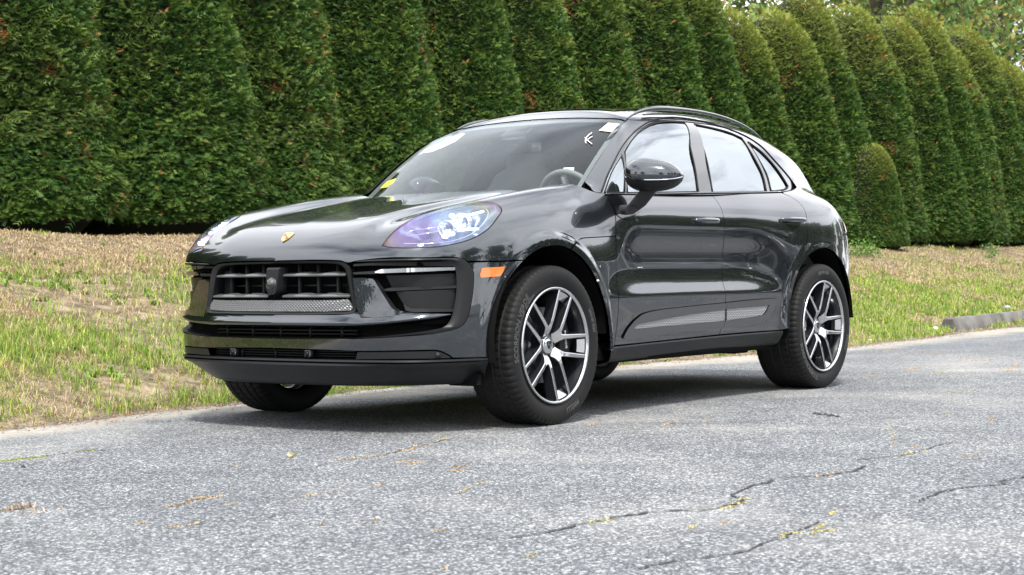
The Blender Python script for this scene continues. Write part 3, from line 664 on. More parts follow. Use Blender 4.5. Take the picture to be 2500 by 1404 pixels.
bl_ = [fr(0,.487,iso=.010)*[1,0,1], fr(-.25,.487,iso=.010), fr(-.41,.487,iso=.010)]+S([(885,794),(954,788.6),(1033,779.5),(1075,773.5),(1100,768.5)], iso=.004).tolist()
bu = [q+np.array([.055, .02*min(1, abs(q[1])*3), -.012]) for q in bl_]; bu[0] = bu[0]*[1,0,1]
rows = [resample(dens(q, .02), NBAR) for q in (bt, bcrest, bl_, bu)]
mid1 = (rows[0]+rows[1])/2+np.array([.006,0,-.003]); rows = [rows[0], mid1, rows[1], (rows[1]+rows[2])/2+np.array([-.002,0,-.001]), rows[2], rows[3]]
bb = MB(); bb.loft(rows); rm = [r*[1,-1,1] for r in rows][::-1]; bb.loft(rm)
me = mesh('bumper_bar', bb.V, bb.F, PAINT)
import bmesh
b = bmesh.new(); b.from_mesh(me); bmesh.ops.remove_doubles(b, verts=b.verts[:], dist=.0008); bmesh.ops.recalc_face_normals(b, faces=b.faces[:]); b.to_mesh(me); b.free()
bar = link('bumper_bar', me, car, 'painted wing-shaped bar under the grille')
# lower mouth: dark wall with slats
lm = MB()
def frow(z, dep, ys): return np.array([fr(y, z, iso=-dep) for y in ys])
YS = np.linspace(-.80, .80, 41)
lm.loft([frow(.49, .03, YS), frow(.485, .10, YS), frow(.435, .10, YS), frow(.427, .004, YS)]); lm.link('lower_mouth_wall', VOID, car)
for z in (.446, .462):
    s = MB(); ys = np.linspace(-.44, .44, 25); a = frow(z, .045, ys); s.loft([a+[0,0,.003], a+[.03,0,.003], a+[.03,0,-.003], a-[0,0,.003], a+[0,0,.003]]); s.link('lower_mouth_slat', BLACK2, car)
for y in (-.36, -.18, 0, .18, .36):
    s = MB(); p0 = fr(y, .455, iso=-.04); s.box(p0+[.012,0,0], (.012,.003,.024)); s.link('lower_mouth_rib', BLACK2, car)
# sensor slot below the painted band
ls = MB(); ls.loft([frow(.385, .006, YS), frow(.381, .05, YS), frow(.338, .05, YS), frow(.334, .002, YS)]); ls.link('lower_slot_wall', VOID, car)
for z in (.348, .359, .370):
    s = MB(); ys = np.linspace(-.44, .44, 25); a = frow(z, .028, ys); s.loft([a+[0,0,.002], a+[.02,0,.002], a+[.02,0,-.002], a-[0,0,.002], a+[0,0,.002]]); s.link('lower_slot_slat', BLACK2, car)
for y in (-.20, .02, .24):
    s = MB(); s.box(fr(y, .358, iso=-.022)+[.008,0,0], (.008,.003,.02)); s.link('lower_slot_rib', BLACK2, car)
sc = [S([(872,858.5),(960,858),(1061,856)], iso=-.004), S([(1061,856),(1075,858.5),(1086,863),(1097,869),(1104,875)], iso=-.004), S([(1104,875),(960,877.5),(867,878.5)], iso=-.004), S([(867,878.5),(872,858.5)], iso=-.004)]
near.append(panel('slot_cover', sc, (1,.6,0), BLACK, car, sp=.02, iso=-.004, flange=.02))
def sensor(p, n):
    m_ = Vector(n).to_track_quat('Y', 'Z').to_matrix(); s = MB(); V, F = lathe([(0,.0), (.0125,.0), (.0135,-.002), (.0135,-.012)], 20); s.add(np.array(V)*[1,1,1]@np.array(m_).T+p, F)
    V, F = lathe([(0,.0035), (.0085,.003), (.009,0)], 16); s.add(np.array(V)@np.array(m_).T+p, F, 1); return s
p = S([(1070,868)], iso=.003)[0]; near.append(sensor(p, grad(body_f, p[None])[0]).link('parking_sensor', [BLACK, BLACK2], car))
for y in (-.205, .27):
    p = fr(y, .36, iso=.004); s = MB(); s.box(p+[.012,0,0], (.014,.019,.0165), bev=.004); s.V = [tuple(v) for v in s.V]; q = sensor(p-[.002,0,0], (-1,0,0)); s.add(q.V, q.F); s.link('parking_sensor', [BLACK, BLACK2], car)
# lips
def strip_f(nm, zs, isos, material, y1=.80, parent=car, label=None, taper=None):
    ys = np.r_[np.linspace(-y1, y1, 61)]; rows = [np.array([fr(y, z, iso=i) for y in ys]) for z, i in zip(zs, isos)]
    s = MB(); s.loft(rows); return shade_auto(s.link(nm, material, parent, label), 40)
def lip_loft(zs, isos):
    rows = []; ph = np.linspace(0, math.atan2(.885, .805), 46); c0 = np.array([.35, 0])
    for z, i in zip(zs, isos):
        d = np.stack([np.cos(ph), np.sin(ph), ph*0], -1); o = np.stack([c0[0]-d[:, 0]*2.2, c0[1]-d[:, 1]*2.2, np.full(len(ph), z)], -1)
        r, ok = march(body_f, o, d, iso=i); r[0, 1] = 0; rows.append(r)
    return rows
def both(rows, nm, material, label=None, ang=40):
    s = MB(); s.loft(rows); s.loft([r*[1,-1,1] for r in rows][::-1]); me = mesh(nm, s.V, s.F, material)
    b = bmesh.new(); b.from_mesh(me); bmesh.ops.remove_doubles(b, verts=b.verts[:], dist=.0008); b.to_mesh(me); b.free()
    return shade_auto(link(nm, me, car, label), ang)
both(lip_loft([.3355, .334, .326, .322, .319], [-.05, .006, .010, .002, -.006]), 'lip_ledge', BLACK)
both(lip_loft([.320, .317, .308, .300, .27, .24, .222, .214, .214], [-.006, .012, .016, .006, .002, -.004, -.012, -.03, -.10]), 'front_lip', BLACK, 'matt black chin spoiler')
# number-plate side marker
mk = S([(1176,654.5),(1233,651),(1229,662),(1222,674),(1174,677.5),(1172,672),(1176,654.5)])
near.append(panel('side_marker', [mk[:2], mk[1:4], mk[3:5], mk[4:]], (.7,1,0), ORANGE, car, iso=.003, sp=.012, gap=0, flange=.006, label='amber side marker lamp'))

# ---------------------------------------------------------------- grille
go = [fr(0,.7745)*[1,0,1], fr(-.20,.774), fr(-.33,.772), fr(-.385,.768), fr(-.415,.757), fr(-.432,.737), fr(-.445,.68), fr(-.462,.60), fr(-.471,.560), fr(-.467,.547), fr(-.448,.541), fr(-.3,.538), fr(0,.537)*[1,0,1]]
gi_ = [fr(0,.765,iso=-.01)*[1,0,1], fr(-.20,.765,iso=-.01), fr(-.32,.762,iso=-.01), fr(-.365,.757,iso=-.01), fr(-.393,.745,iso=-.01), fr(-.408,.725,iso=-.01), fr(-.420,.68,iso=-.01), fr(-.436,.61,iso=-.01), fr(-.447,.565,iso=-.01), fr(-.443,.556,iso=-.01), fr(-.43,.551,iso=-.01), fr(-.3,.548,iso=-.01), fr(0,.547,iso=-.01)*[1,0,1]]
NG = 100
ro = resample(dens(go, .01), NG); ri = resample(dens(gi_, .01), NG)
gb = ri+[.07,0,0]
rows = [ro+[.012,0,0], ro-[.001,0,0], (ro+ri)/2-[.004,0,0], ri, ri+[.004,0,0], gb]
for r in rows: r[0, 1] = 0; r[-1, 1] = 0
both(rows, 'grille_frame', BLACK, 'black grille surround', 50)
s = MB(); ys = np.linspace(-.46, .46, 25); s.loft([frow(.775,.05,ys), frow(.77,.13,ys), frow(.54,.13,ys), frow(.535,.05,ys)]); s.link('grille_cavity', VOID, car)
def half_w(z): return np.interp(z, [.56,.61,.68,.74,.76], [.445,.436,.420,.400,.37])
for z in (.712, .617):
    for sgn in (-1, 1):
        yA, yB = .045, half_w(z)-.004; ys = sgn*np.linspace(yA, yB, 30); s = MB()
        a = np.array([fr(y, z, iso=-.010) for y in ys]); u = abs(ys); wv = .004*sst(.10,.13,u)*(1-sst(.18,.21,u))+.004*sst(.26,.29,u)*(1-sst(.34,.37,u)); wv = np.minimum(wv, 1)[:, None]*[0,0,1]
        s.loft([a+[.045,0,.011]+wv, a+[.004,0,.004]+wv, a-[.002,0,.001], a+[.002,0,-.006], a+[.045,0,-.004], a+[.045,0,.011]+wv] if sgn < 0 else [a+[.045,0,.011]+wv, a+[.045,0,-.004], a+[.002,0,-.006], a-[.002,0,.001], a+[.004,0,.004]+wv, a+[.045,0,.011]+wv])
        shade_auto(s.link('grille_slat', SLAT, car), 25)
for y in (-.335, -.225, -.112, .112, .225, .335):
    p = fr(y, .66, iso=-.042); s = MB(); s.box(p+[.015,0,0], (.018,.0022,.110)); s.link('grille_rib', BLACK2, car)
for z in (.665, .592):
    a = frow(z, .075, np.linspace(-.41,.41,20)); s = MB(); s.loft([a+[0,0,.003], a-[0,0,.003]]); s.link('grille_rib', BLACK2, car)
# radiator duct verticals glimpsed behind
for y in (-.385, .385): 
    s = MB(); s.box(fr(y, .655, iso=-.075), (.02,.022,.085), bev=.006); s.link('grille_duct', BLACK, car)
# diamond mesh panel under the slats
def dia(P, pu=.0185, pv=.0145, h=.0030, z0=.57):
    u = P[:, 1]/pu; v = (P[:, 2]-z0)/pv
    a = np.abs((u+v) % 1-.5)*2; b = np.abs((u-v) % 1-.5)*2; return h*np.minimum(1-a, 1-b)*1.6
mc = [[fr(0,.598,iso=-.014)*[1,0,1], fr(-.3,.598,iso=-.014), fr(-.424,.600,iso=-.014)], [fr(-.424,.600,iso=-.014), fr(-.444,.575,iso=-.012), fr(-.446,.560,iso=-.010), fr(-.437,.552,iso=-.01)], [fr(-.437,.552,iso=-.01), fr(-.3,.549,iso=-.01), fr(0,.548,iso=-.01)*[1,0,1]], [fr(0,.548,iso=-.01)*[1,0,1], fr(0,.598,iso=-.01)*[1,0,1]]]
mesh_p = panel('mesh_panel', mc, (1,.0,-.2), SATIN, car, iso=-.008, sp=.0046, gap=0, weld=True, flange=.01, relief=dia, label='silver diamond-textured strip')
# radar pod with the round lens
pod = MB(); pz = .655; p0 = fr(0, pz, iso=.004)
prof = []
for t in np.linspace(0, np.pi, 15): prof.append((-.036*math.cos(t), -.052-.030*math.sin(t)))
prof = [(-.038, .085), (-.035, .02)]+[(-.034*math.cos(t), .006-.036*math.sin(t)) for t in np.linspace(.1, np.pi-.1, 13)]+[(.035, .02), (.038, .085)]
prof = np.array(prof); fr0 = np.c_[np.full(len(prof), p0[0]-.004), prof[:, 0], pz+prof[:, 1]]
fr0[:, 0] += np.interp(fr0[:, 2], [.58,.66,.74], [.0,-.008,.004])
big = fr0.copy(); c_ = big.mean(0); big = c_+(big-c_)*1.10+[.012,0,0]; bk_ = big+[.05,0,0]
pod.loft([fr0, big, bk_], closed=True); pod.add(fr0, [tuple(range(len(fr0)))]); po = shade_auto(pod.link('camera_pod', BLACK, car, 'black pod with round camera lens in the grille centre'), 30)
V, F = lathe([(0,-.022), (.012,-.0195), (.021,-.013), (.0265,-.004), (.0282,.002), (.0300,.0015), (.0310,.006)], 32); V = np.array(V)
MB().add(V@np.array(Matrix.Rotation(R_(-90), 3, 'Z')).T*[1,1,1]*1.0+[p0[0]-.013, 0, .672], F).link('pod_lens', GLOSSB, po)

# crest on the nose
cx, cz_ = -.803, .886; pc = tp(-.803, .0); n_ = grad(body_f, pc[None])[0]
tx = np.array([0,-1.,0]); up = np.cross(n_, tx); up /= np.linalg.norm(up); up = up if up[2] > 0 else -up
def shield(s, n=9):
    top = [(-.5,.60),(-.25,.66),(0,.64),(.25,.66),(.5,.60)]; r = [(.52,.2),(.47,-.1),(.33,-.38),(0,-.68)]; l = [(-x, y) for x, y in r[:-1]][::-1]
    return np.array(top+r+l)*s
cm = MB()
def put(P2, h, m=0):
    P3 = np.array([pc+tx*a+up*b_+n_*h for a, b_ in P2]); cm.add(P3, [tuple(range(len(P3)))], m)
o2 = shield(.052); P3a = np.array([pc+tx*a+up*b_+n_*.001 for a, b_ in o2]); P3b = np.array([pc+tx*a*.97+up*b_*.97+n_*.0045 for a, b_ in o2]); cm.loft([P3a, P3b], closed=True); put(o2*.97, .0045)
for k in range(3):
    for sx, sy in ((-1, 1), (1, -1)):
        x0 = .007+.0058*k; yy = .012 if sy > 0 else -.014
        put([(sx*x0, yy-.008 if sy > 0 else yy-.006*(2.2-k)/1.6), (sx*(x0+.0032), yy-.008 if sy > 0 else yy-.006*(2.0-k)/1.6), (sx*(x0+.0032), yy+.009), (sx*x0, yy+.009)], .0052, 1 if k % 2 == 0 else 2)
put(shield(.018)*[.8,1], .0055, 0); put([(-.003,-.004),(.003,-.004),(.0035,.003),(.001,.006),(-.002,.004)], .0062, 2)
cm.link('bonnet_crest', [GOLD, REDE, BLACK2], car, 'small gold shield emblem with red stripes')

# ---------------------------------------------------------------- headlamps
lens = panel('headlamp', [lamp], LD, LENSG, car, iso=.001, gap=.003, flange=0, sp=.016, label='clear headlamp lens with rainbow sheen'); near.append(lens)
hp = MB(); lp = loop([lamp], .02); g = grad(body_f, lp); lc = np.array([-.50, -.70, .92]); 
r0 = lp-g*.004; r1 = lp-g*.03; r2 = lc+(lp-lc)*.86-g*.07; r3 = lc+(lp-lc)*.55-g*.16
hp.loft([r0, r1, r2, r3], closed=True); hp.add([r3.mean(0)+np.array([.03,.03,0])]+list(r3), [(0, i+1, (i+1) % len(r3)+1) for i in range(len(r3))])
hb = mat('lamp_housing', (.22,.26,.36), .22, .75, .5, coat=1.)
h_o = hp.link('lamp_housing', hb, lens)
def unit(c, r, dirn=(-1,-.35,.05)):
    M_ = np.array(Vector(dirn).to_track_quat('Y', 'Z').to_matrix()); s = MB(); V, F = lathe([(0,-.012),(r*.45,-.010),(r*.7,-.002),(r*.72,.004),(r,.010),(r*1.04,-.02)], 26); s.add(np.array(V)@M_.T+c, F); return s
lcs = [S([(1090,560)], iso=-.055)[0], S([(1125,545)], iso=-.055)[0]]
for c_, r in zip(lcs, (.040, .046)): unit(c_, r).link('lamp_projector', CHROME2, lens)
# four bright points and two strips
for px, r in (((1085,577),.010),((1102,570),.010),((1103,527),.010),((1118,540),.009)):
    c_ = S([px], iso=-.03)[0]; unit(c_, r).link('led_point', LEDW, lens)
def bar_px(pts, dep, r, material, nm): P = dens(S(pts, iso=-dep), .01); MB().tube(P, r, 6).link(nm, material, lens)
bar_px([(1122,531),(1150,524),(1180,516)], .025, .006, LEDW, 'led_strip'); bar_px([(1118,563),(1140,560),(1168,559)], .025, .006, LEDW, 'led_strip')
bar_px([(1075,553),(1040,559),(1005,564),(993,572),(996,576),(1040,570),(1070,565)], .02, .0018, CHROME, 'lamp_trim'); bar_px([(985,595),(1060,594),(1110,587),(1150,572),(1180,545),(1192,520),(1185,508)], .012, .0022, CHROME, 'lamp_trim')
sl = MB(); P = loop([lamp], .02); sl.tube(np.vstack([P, P[:1]])-grad(body_f, np.vstack([P, P[:1]]))*.003, .0035, 5); sl.link('lamp_seal', RUBBER, lens)

# ---------------------------------------------------------------- side details
SD = (.05,1,-.12)
# lower door blades with diamond texture
near.append(panel('door_blade', [S([(1518.5,825),(1530,803),(1545.5,783.8)]), S([(1545.5,783.8),(1565.5,768),(1594,759.5),(1680,748.5),(1769,739.6)]), S([(1769,739.6),(1770,779),(1760,803)]), S([(1760,803),(1640,814),(1522,828),(1518.5,825)])], SD, BLADE, car, iso=.009, sp=.02, gap=.001, flange=.010, holes=[[S([(1545.5,803.7),(1551,795),(1559.8,790.9)]), S([(1559.8,790.9),(1660,771.5),(1769.5,755.3)]), S([(1769.5,755.3),(1769.5,782.9)]), S([(1769.5,782.9),(1545.5,803.7)])]]))
near.append(panel('door_blade', [S([(1769,739.6),(1830,733),(1893.2,728.2)]), S([(1893.2,728.2),(1889,750),(1879,769),(1868,781),(1850.5,789)]), S([(1850.5,789),(1760,803)]), S([(1760,803),(1770,779),(1769,739.6)])], SD, BLADE, car, iso=.009, sp=.02, gap=.001, flange=.010, holes=[[S([(1771.5,755),(1874.7,745.3)]), S([(1874.7,745.3),(1864.7,765.2),(1847.6,772.4)]), S([(1847.6,772.4),(1771.5,783)]), S([(1771.5,783),(1771.5,755)])]]))
def dia2(P): 
    u = P[:, 0]/.026; v = (P[:, 2]-.5)/.0165; a = np.abs((u+v) % 1-.5)*2; b = np.abs((u-v) % 1-.5)*2; return .0055*np.minimum(1-a, 1-b)
near.append(panel('blade_mesh', [S([(1545.5,803.7),(1551,795),(1559.8,790.9)]), S([(1559.8,790.9),(1660,771.5),(1769.5,755.3)]), S([(1769.5,755.3),(1769.5,782.9)]), S([(1769.5,782.9),(1545.5,803.7)])], SD, BLADEM, car, iso=.0015, sp=.0056, gap=-.004, flange=.004, relief=dia2))
near.append(panel('blade_mesh', [S([(1771.5,755),(1874.7,745.3)]), S([(1874.7,745.3),(1864.7,765.2),(1847.6,772.4)]), S([(1847.6,772.4),(1771.5,783)]), S([(1771.5,783),(1771.5,755)])], SD, BLADEM, car, iso=.0015, sp=.0056, gap=-.004, flange=.004, relief=dia2))
# sill
sx = np.linspace(.445, 2.30, 40); zt = np.interp(sx, [.44,.548,1.63,2.30], [.335,.342,.357,.361])
rows = []
for dz, i in ((0,-.02),(-.002,.004),(-.008,.007),(-.03,.002),(-.06,-.008),(-.078,-.022),(-.085,-.05),(-.085,-.12)):
    rows.append(np.array([sd(x, z+dz, iso=i) for x, z in zip(sx, zt)]))
s = MB(); s.loft(rows); near.append(shade_auto(s.link('sill_trim', BLACK, car), 40))
# door handles
for x0, x1, z in ((1.362,1.618,.977), (2.318,2.598,.998)):
    xm = (x0+x1)/2; cup = np.array([sd(xm+.078*math.cos(t), z-.012+(.034 if math.sin(t) > 0 else .040)*math.sin(t)) for t in np.linspace(0, 2*np.pi, 25)])
    dr = front_door if x0 < 2 else rear_door
    h_ = panel('handle_cup', [cup], SD, GLOSSB, dr, iso=.0015, gap=0, flange=0, sp=.02)
    xs = np.linspace(x0, x1, 17); P = np.array([sd(x, z+.003, iso=.004+.026*min(1, math.sin(math.pi*(x-x0)/(x1-x0))*2.2)) for x in xs]); rr = .0155*np.sqrt(np.clip(np.sin(np.pi*(xs-x0+.004)/(x1-x0+.008)), 0.02, 1))**.6
    s = MB(); s.tube(P, rr, 12, flat=.62, up=(0,1,0)); s.link('door_handle', PAINT, dr)
# roof rails
def rail(xs, a, h):
    P = np.array([tp(x, -a_, car_f) for x, a_ in zip(xs, a)]); return P
xs = np.array([1.20,1.235,1.29,1.37,1.5,1.7,1.95,2.2,2.45,2.65,2.78]); aa = np.array([.585,.583,.58,.578,.575,.573,.573,.573,.573,.57,.565]); hh = np.array([.000,.010,.022,.033,.040,.040,.039,.037,.032,.018,.000])
P = rail(xs, aa, hh); ce = P+np.c_[hh*0, -hh*.25, hh]; th = np.array([.003,.011,.016,.015,.012,.0115,.0115,.0115,.010,.007,.002])
s = MB(); Pd = dens(ce, .03); td = np.interp(np.linspace(0,1,len(Pd)), np.linspace(0,1,len(th)), th); s.tube(Pd, td, 10, flat=.85)
# foot fairings at both ends and a thin lower strake
s.loft([dens(P[:5], .02), dens(ce[:5]-np.c_[np.zeros(5),np.zeros(5),th[:5]*.5], .02)][:2]) if False else None
lowr = dens(P[3:9]+[0,-.006,.010], .05); s.tube(lowr, .006, 6)
near.append(shade_auto(s.link('roof_rail', PAINT, car), 50))

# ---------------------------------------------------------------- door mirror
mo = bpy.data.objects.new('side_mirror', None); C.objects.link(mo); mo.parent = car; near.append(mo)
mc_ = np.array([.815, -.985, 1.183])
ax = np.array([.42, -.90, .03]); ax /= np.linalg.norm(ax)          # long axis, outward and a little back
fw = np.array([-.905, -.42, .04]); fw -= ax*(fw@ax); fw /= np.linalg.norm(fw); upv = np.cross(ax, fw); upv = upv if upv[2] > 0 else -upv
def shell(u, v, sgn=1):
    """u along the long axis -1..1, v round the section"""
    e = np.sqrt(np.maximum(1-np.abs(u)**2.6, 0)); h = .083*e*(1.0-.16*u); d = .115*e**.8
    zc = .010-.012*u; s_, c_ = math.sin(v), math.cos(v)
    return mc_+ax*(u*.150)+upv*(zc+h*(abs(s_)**.85*np.sign(s_)))+fw*(d*c_*(1. if c_ > 0 else .38))
us = np.sin(np.linspace(-np.pi/2, np.pi/2, 25)); 
def shell_part(v0, v1, grow=0., u0=-1., u1=1.):
    s = MB(); rows = []
    for u in us[(us >= u0) & (us <= u1)]:
        rows.append(np.array([shell(u*.999, v) for v in np.linspace(v0, v1, 22)]))
    rows = [mc_+(r-mc_)*(1+grow) for r in rows]; s.loft(rows); return s
shade_auto(shell_part(R_(-22), R_(180), .004).link('mirror_cap', PAINT, mo), 60)
shade_auto(shell_part(R_(-24), R_(-182)).link('mirror_base', BLACK, mo), 60)
P = np.array([shell(u, R_(-20)) for u in np.linspace(-.25, .96, 20)]); MB().tube(mc_+(P-mc_)*1.012, .0065, 6, flat=.5).link('turn_signal', CHROME2, mo)
P = np.array([mc_+ax*(.118*math.cos(t))+upv*(.062*math.sin(t)+.005)-fw*.046 for t in np.linspace(0, 2*np.pi, 28, endpoint=False)]); MB().add(P, [tuple(range(28))]).link('mirror_glass', CHROME, mo)
# arm and foot
f0 = sd(.715, 1.016); f1 = np.array([.825, -.950, 1.118])
def ring(c, du, dv, eu, ev, n=14, pw=.7): return np.array([c+eu*du*np.sign(math.cos(t))*abs(math.cos(t))**pw+ev*dv*np.sign(math.sin(t))*abs(math.sin(t))**pw for t in np.linspace(0, 2*np.pi, n, endpoint=False)])
ey = np.array([.9,-.25,-.35]); ey /= np.linalg.norm(ey); ez = np.array([-.35,-.1,.93]); ex_ = np.array([1.,0,0])
s = MB(); s.loft([ring(f0+[0,.02,0], .060, .030, ex_, np.array([0,0,1.])), ring(f0+[0,-.022,.004], .052, .024, ex_, np.array([0,-.3,.95])), ring(f0*.55+f1*.45+[0,-.012,-.004], .046, .019, ey, np.array([0,-.7,.7])), ring(f1, .045, .020, ey, np.array([-.2,-.6,.7])), ring(f1+[.004,-.012,.032], .050, .022, ey, np.array([-.2,-.7,.6]))], closed=True)
shade_auto(s.link('mirror_arm', BLACK, mo), 50)
ft = np.array([sd(.702+.098*math.cos(t)*(1 if math.cos(t) > 0 else .85), 1.006+.036*math.sin(t)) for t in np.linspace(0, 2*np.pi, 25)])
panel('mirror_foot', [ft], SD, GLOSSB, mo, iso=.004, gap=0, flange=.006, sp=.02)

# ---------------------------------------------------------------- rear end
rb_line = [q_cut[-1]]+arc(ARCH_R, R_(57), R_(6), 10).tolist()
tail_c = [fr(0,0)]*0
def rr_(y, z): return march(car_f, [(5.5, y, z)], (-1, 0, 0))[0][0]
near_rear = [rb_line, [rb_line[-1], sd(3.27,.36), sd(3.25,.30)], [sd(3.25,.30), sd(3.45,.275), rr_(-.6,.26), rr_(-.3,.25), rr_(0,.25)*[1,0,1]], [rr_(0,.25)*[1,0,1], rr_(0,.5)*[1,0,1], rr_(0,.80)*[1,0,1]], [rr_(0,.80)*[1,0,1], rr_(-.4,.80), rr_(-.6,.82), rr_(-.72,.88), q_cut[0]], q_cut]
panel('rear_bumper', near_rear, (-1,.95,-.15), PAINT, car, f=car_f, weld=True, sp=.03)
panel('tailgate', [[rr_(0,.80)*[1,0,1], rr_(0,1.0)*[1,0,1], rr_(0,1.2)*[1,0,1], rr_(0,1.40)*[1,0,1], roof_back[-1]], [roof_back[-1], roof_back[1], rail_in[-1]], q_rear, q_rear2, [q_cut[0], rr_(-.72,.88), rr_(-.6,.82), rr_(-.4,.80), rr_(0,.80)*[1,0,1]]], (-1,.6,-.45), PAINT, car, f=car_f, weld=True, sp=.03)
near.append(panel('tail_lamp', [[sd(3.225,1.005,car_f), rr_(-.80,.99), rr_(-.66,1.0)], [rr_(-.66,1.0), rr_(-.64,.96), rr_(-.66,.925)], [rr_(-.66,.925), rr_(-.80,.93), sd(3.225,.945,car_f)], [sd(3.225,.945,car_f), sd(3.225,1.005,car_f)]], (-1,.8,0), REDL, car, f=car_f, iso=.006, gap=0, sp=.02, flange=.01))


# ---------------------------------------------------------------- underside, arch liners
s = MB(); s.box((1.35, 0, .30), (2.05, .42, .065), bev=.02); s.box((1.40, 0, .305), (.93,.86,.05), bev=.02); s.box((-.60,0,.30),(.18,.42,.05)); s.box((2.16,-.66,.262),(.085,.08,.028), bev=.008); s.box((2.16,.66,.262),(.085,.08,.028), bev=.008); s.box((3.3,0,.36),(.35,.6,.09))
s.link('underbody', VOID, car, smooth=False)
for xc in (0, 2.807):
    s = MB(); r = .462; t = np.linspace(R_(3), R_(189), 30)
    a = np.c_[xc+r*np.cos(t), np.full(30, -.925), .385+r*np.sin(t)]; b_ = a*[1,0,1]+[0,-.55,0]
    a[:, 1] = [-(float(side(np.array(p_[0]), np.array(max(p_[2], .25))))-.006) for p_ in a]
    s.loft([a, b_]); s.add(np.vstack([[[xc,-.55,.385]], b_]), [(0, i+1, i+2) for i in range(29)]); near.append(s.link('arch_liner', VOID, car))
s = MB(); s.box((-.45,-.76,.235), (.02,.09,.03), bev=.006); near.append(s.link('air_deflector', VOID, car))

# ---------------------------------------------------------------- cabin
s = MB(); s.box((1.75,0,.75), (1.35,.74,.30)); s.box((.72,0,1.0), (.22,.70,.075), bev=.03)
s.link('cabin_floor', CABIN, car, smooth=False)
rows = []
for x, z in ((.50,1.085),(.62,1.105),(.78,1.10),(.90,1.07),(.95,1.0)): rows.append(np.array([(x+.05*(y/.7)**2, y, z-.02*(y/.7)**2+.016*math.exp(-((y+.37)/.16)**2)) for y in np.linspace(-.72,.72,25)]))
s = MB(); s.loft(rows); s.link('dashboard', CABIN, car)
# steering wheel on the driver's side
sw = np.array([.98,-.37,1.075]); t = np.linspace(0, 2*np.pi, 33); nrm = np.array([.9,0,.42]); ux = np.array([0,1.,0]); uy = np.cross(nrm/np.linalg.norm(nrm), ux)
MB().tube(np.array([sw+.185*(ux*math.cos(a)+uy*math.sin(a)) for a in t]), .015, 8).tube([sw-ux*.18, sw, sw+ux*.18], .02, 6).tube([sw, sw+uy*.16], .018, 6).link('steering_wheel', GREYSEAT, car)
def seat(x, y, w_, nm='seat'):
    s = MB()
    for z, dx, hw, hd in ((.80,-.02,w_,.07),(1.0,.0,w_,.075),(1.2,.04,w_*.93,.06),(1.32,.07,w_*.72,.045),(1.36,.08,w_*.5,.04)): pass
    rows = [ring(np.array([x+dx, y, z]), hw, hd, np.array([0,1.,0]), np.array([1.,0,0]), 18, .6) for z, dx, hw, hd in ((.80,-.02,w_,.08),(1.0,.0,w_,.085),(1.2,.05,w_*.95,.07),(1.29,.07,w_*.78,.055),(1.33,.08,w_*.50,.045),(1.39,.09,w_*.50,.05),(1.43,.095,w_*.44,.045),(1.45,.10,w_*.25,.03))]
    s.loft(rows, closed=True); s.add(rows[-1], [tuple(range(18))]); s.link(nm, GREYSEAT, car)
seat(1.52,-.37,.26); seat(1.52,.37,.26); seat(2.38,-.36,.30,'rear_seat'); seat(2.38,.36,.30,'rear_seat')
s = MB(); t_ = np.array([(1.24,1.545),(1.8,1.57),(2.4,1.54),(2.9,1.46)]); s.loft([np.array([(x,y,z-.03*(y/.6)**2-.02) for y in np.linspace(-.58,.58,9)]) for x, z in t_]); s.link('headlining', mat('grey_headlining', (.22,.22,.21), .9), car)
# rear-view mirror and sensor housing behind the glass
s = MB(); c_ = march(green_f, [(-.5,-.0,1.487)], (1,0,0))[0][0]+[.035,0,-.02]; s.box(c_, (.045,.085,.018), R=np.array(Matrix.Rotation(R_(-28),3,'Y')), bev=.008); s.box(c_+[.05,0,-.05], (.012,.03,.02), bev=.005); s.box(c_+[.07,-.0,-.075], (.012,.115,.03), bev=.01); s.link('inner_mirror', BLACK2, car)
# papers and tags on and behind the glass
def tag_q(nm, px, material, iso, label, hexa=None):
    P = S(px, green_f, iso); s = MB(); s.add(P, [tuple(range(len(P)))]); s.link(nm, material, car, label, smooth=False)
tag_q('paper_sheet', [(1022,378),(1040,364),(1092,339),(1128,325),(1136,326),(1112,345),(1083,359),(1053,371),(1022,374)], WHITEP, -.02, 'white paper sheet lying behind the windscreen top corner')
tag_q('yellow_tag', [(915,462),(933,446),(968,435),(960,446),(946,457)], YELLOWP, -.014, 'yellow tag in the lower windscreen corner')
tag_q('window_sticker', [(1462,318.5),(1485,299.5),(1513,302.5),(1493,322.5)], mat('sticker_edge', (.75,.60,.45), .6), .0015, 'white sticker with tan border at the top of the windscreen')
tag_q('window_sticker', [(1466,317),(1486,302),(1508.5,304.5),(1491.5,319)], WHITEP, .003, 'white face of the windscreen sticker')
tag_q('label_card', [(1374,418.5),(1376.5,409.5),(1402,409),(1400,418.5)], WHITEP, -.16, 'small white card over the steering wheel')
for pts in ([(1445,379-55),(1434,333),(1429,343),(1431,350)], [(1428,336),(1436,344),(1445.5,352)], [(1430,345),(1438,338),(1446,333)]):
    P = dens(S(pts, green_f, .002), .01); MB().tube(P, .0028, 5).link('chalk_mark', WHITEP, car, 'white grease-pencil stroke on the windscreen')
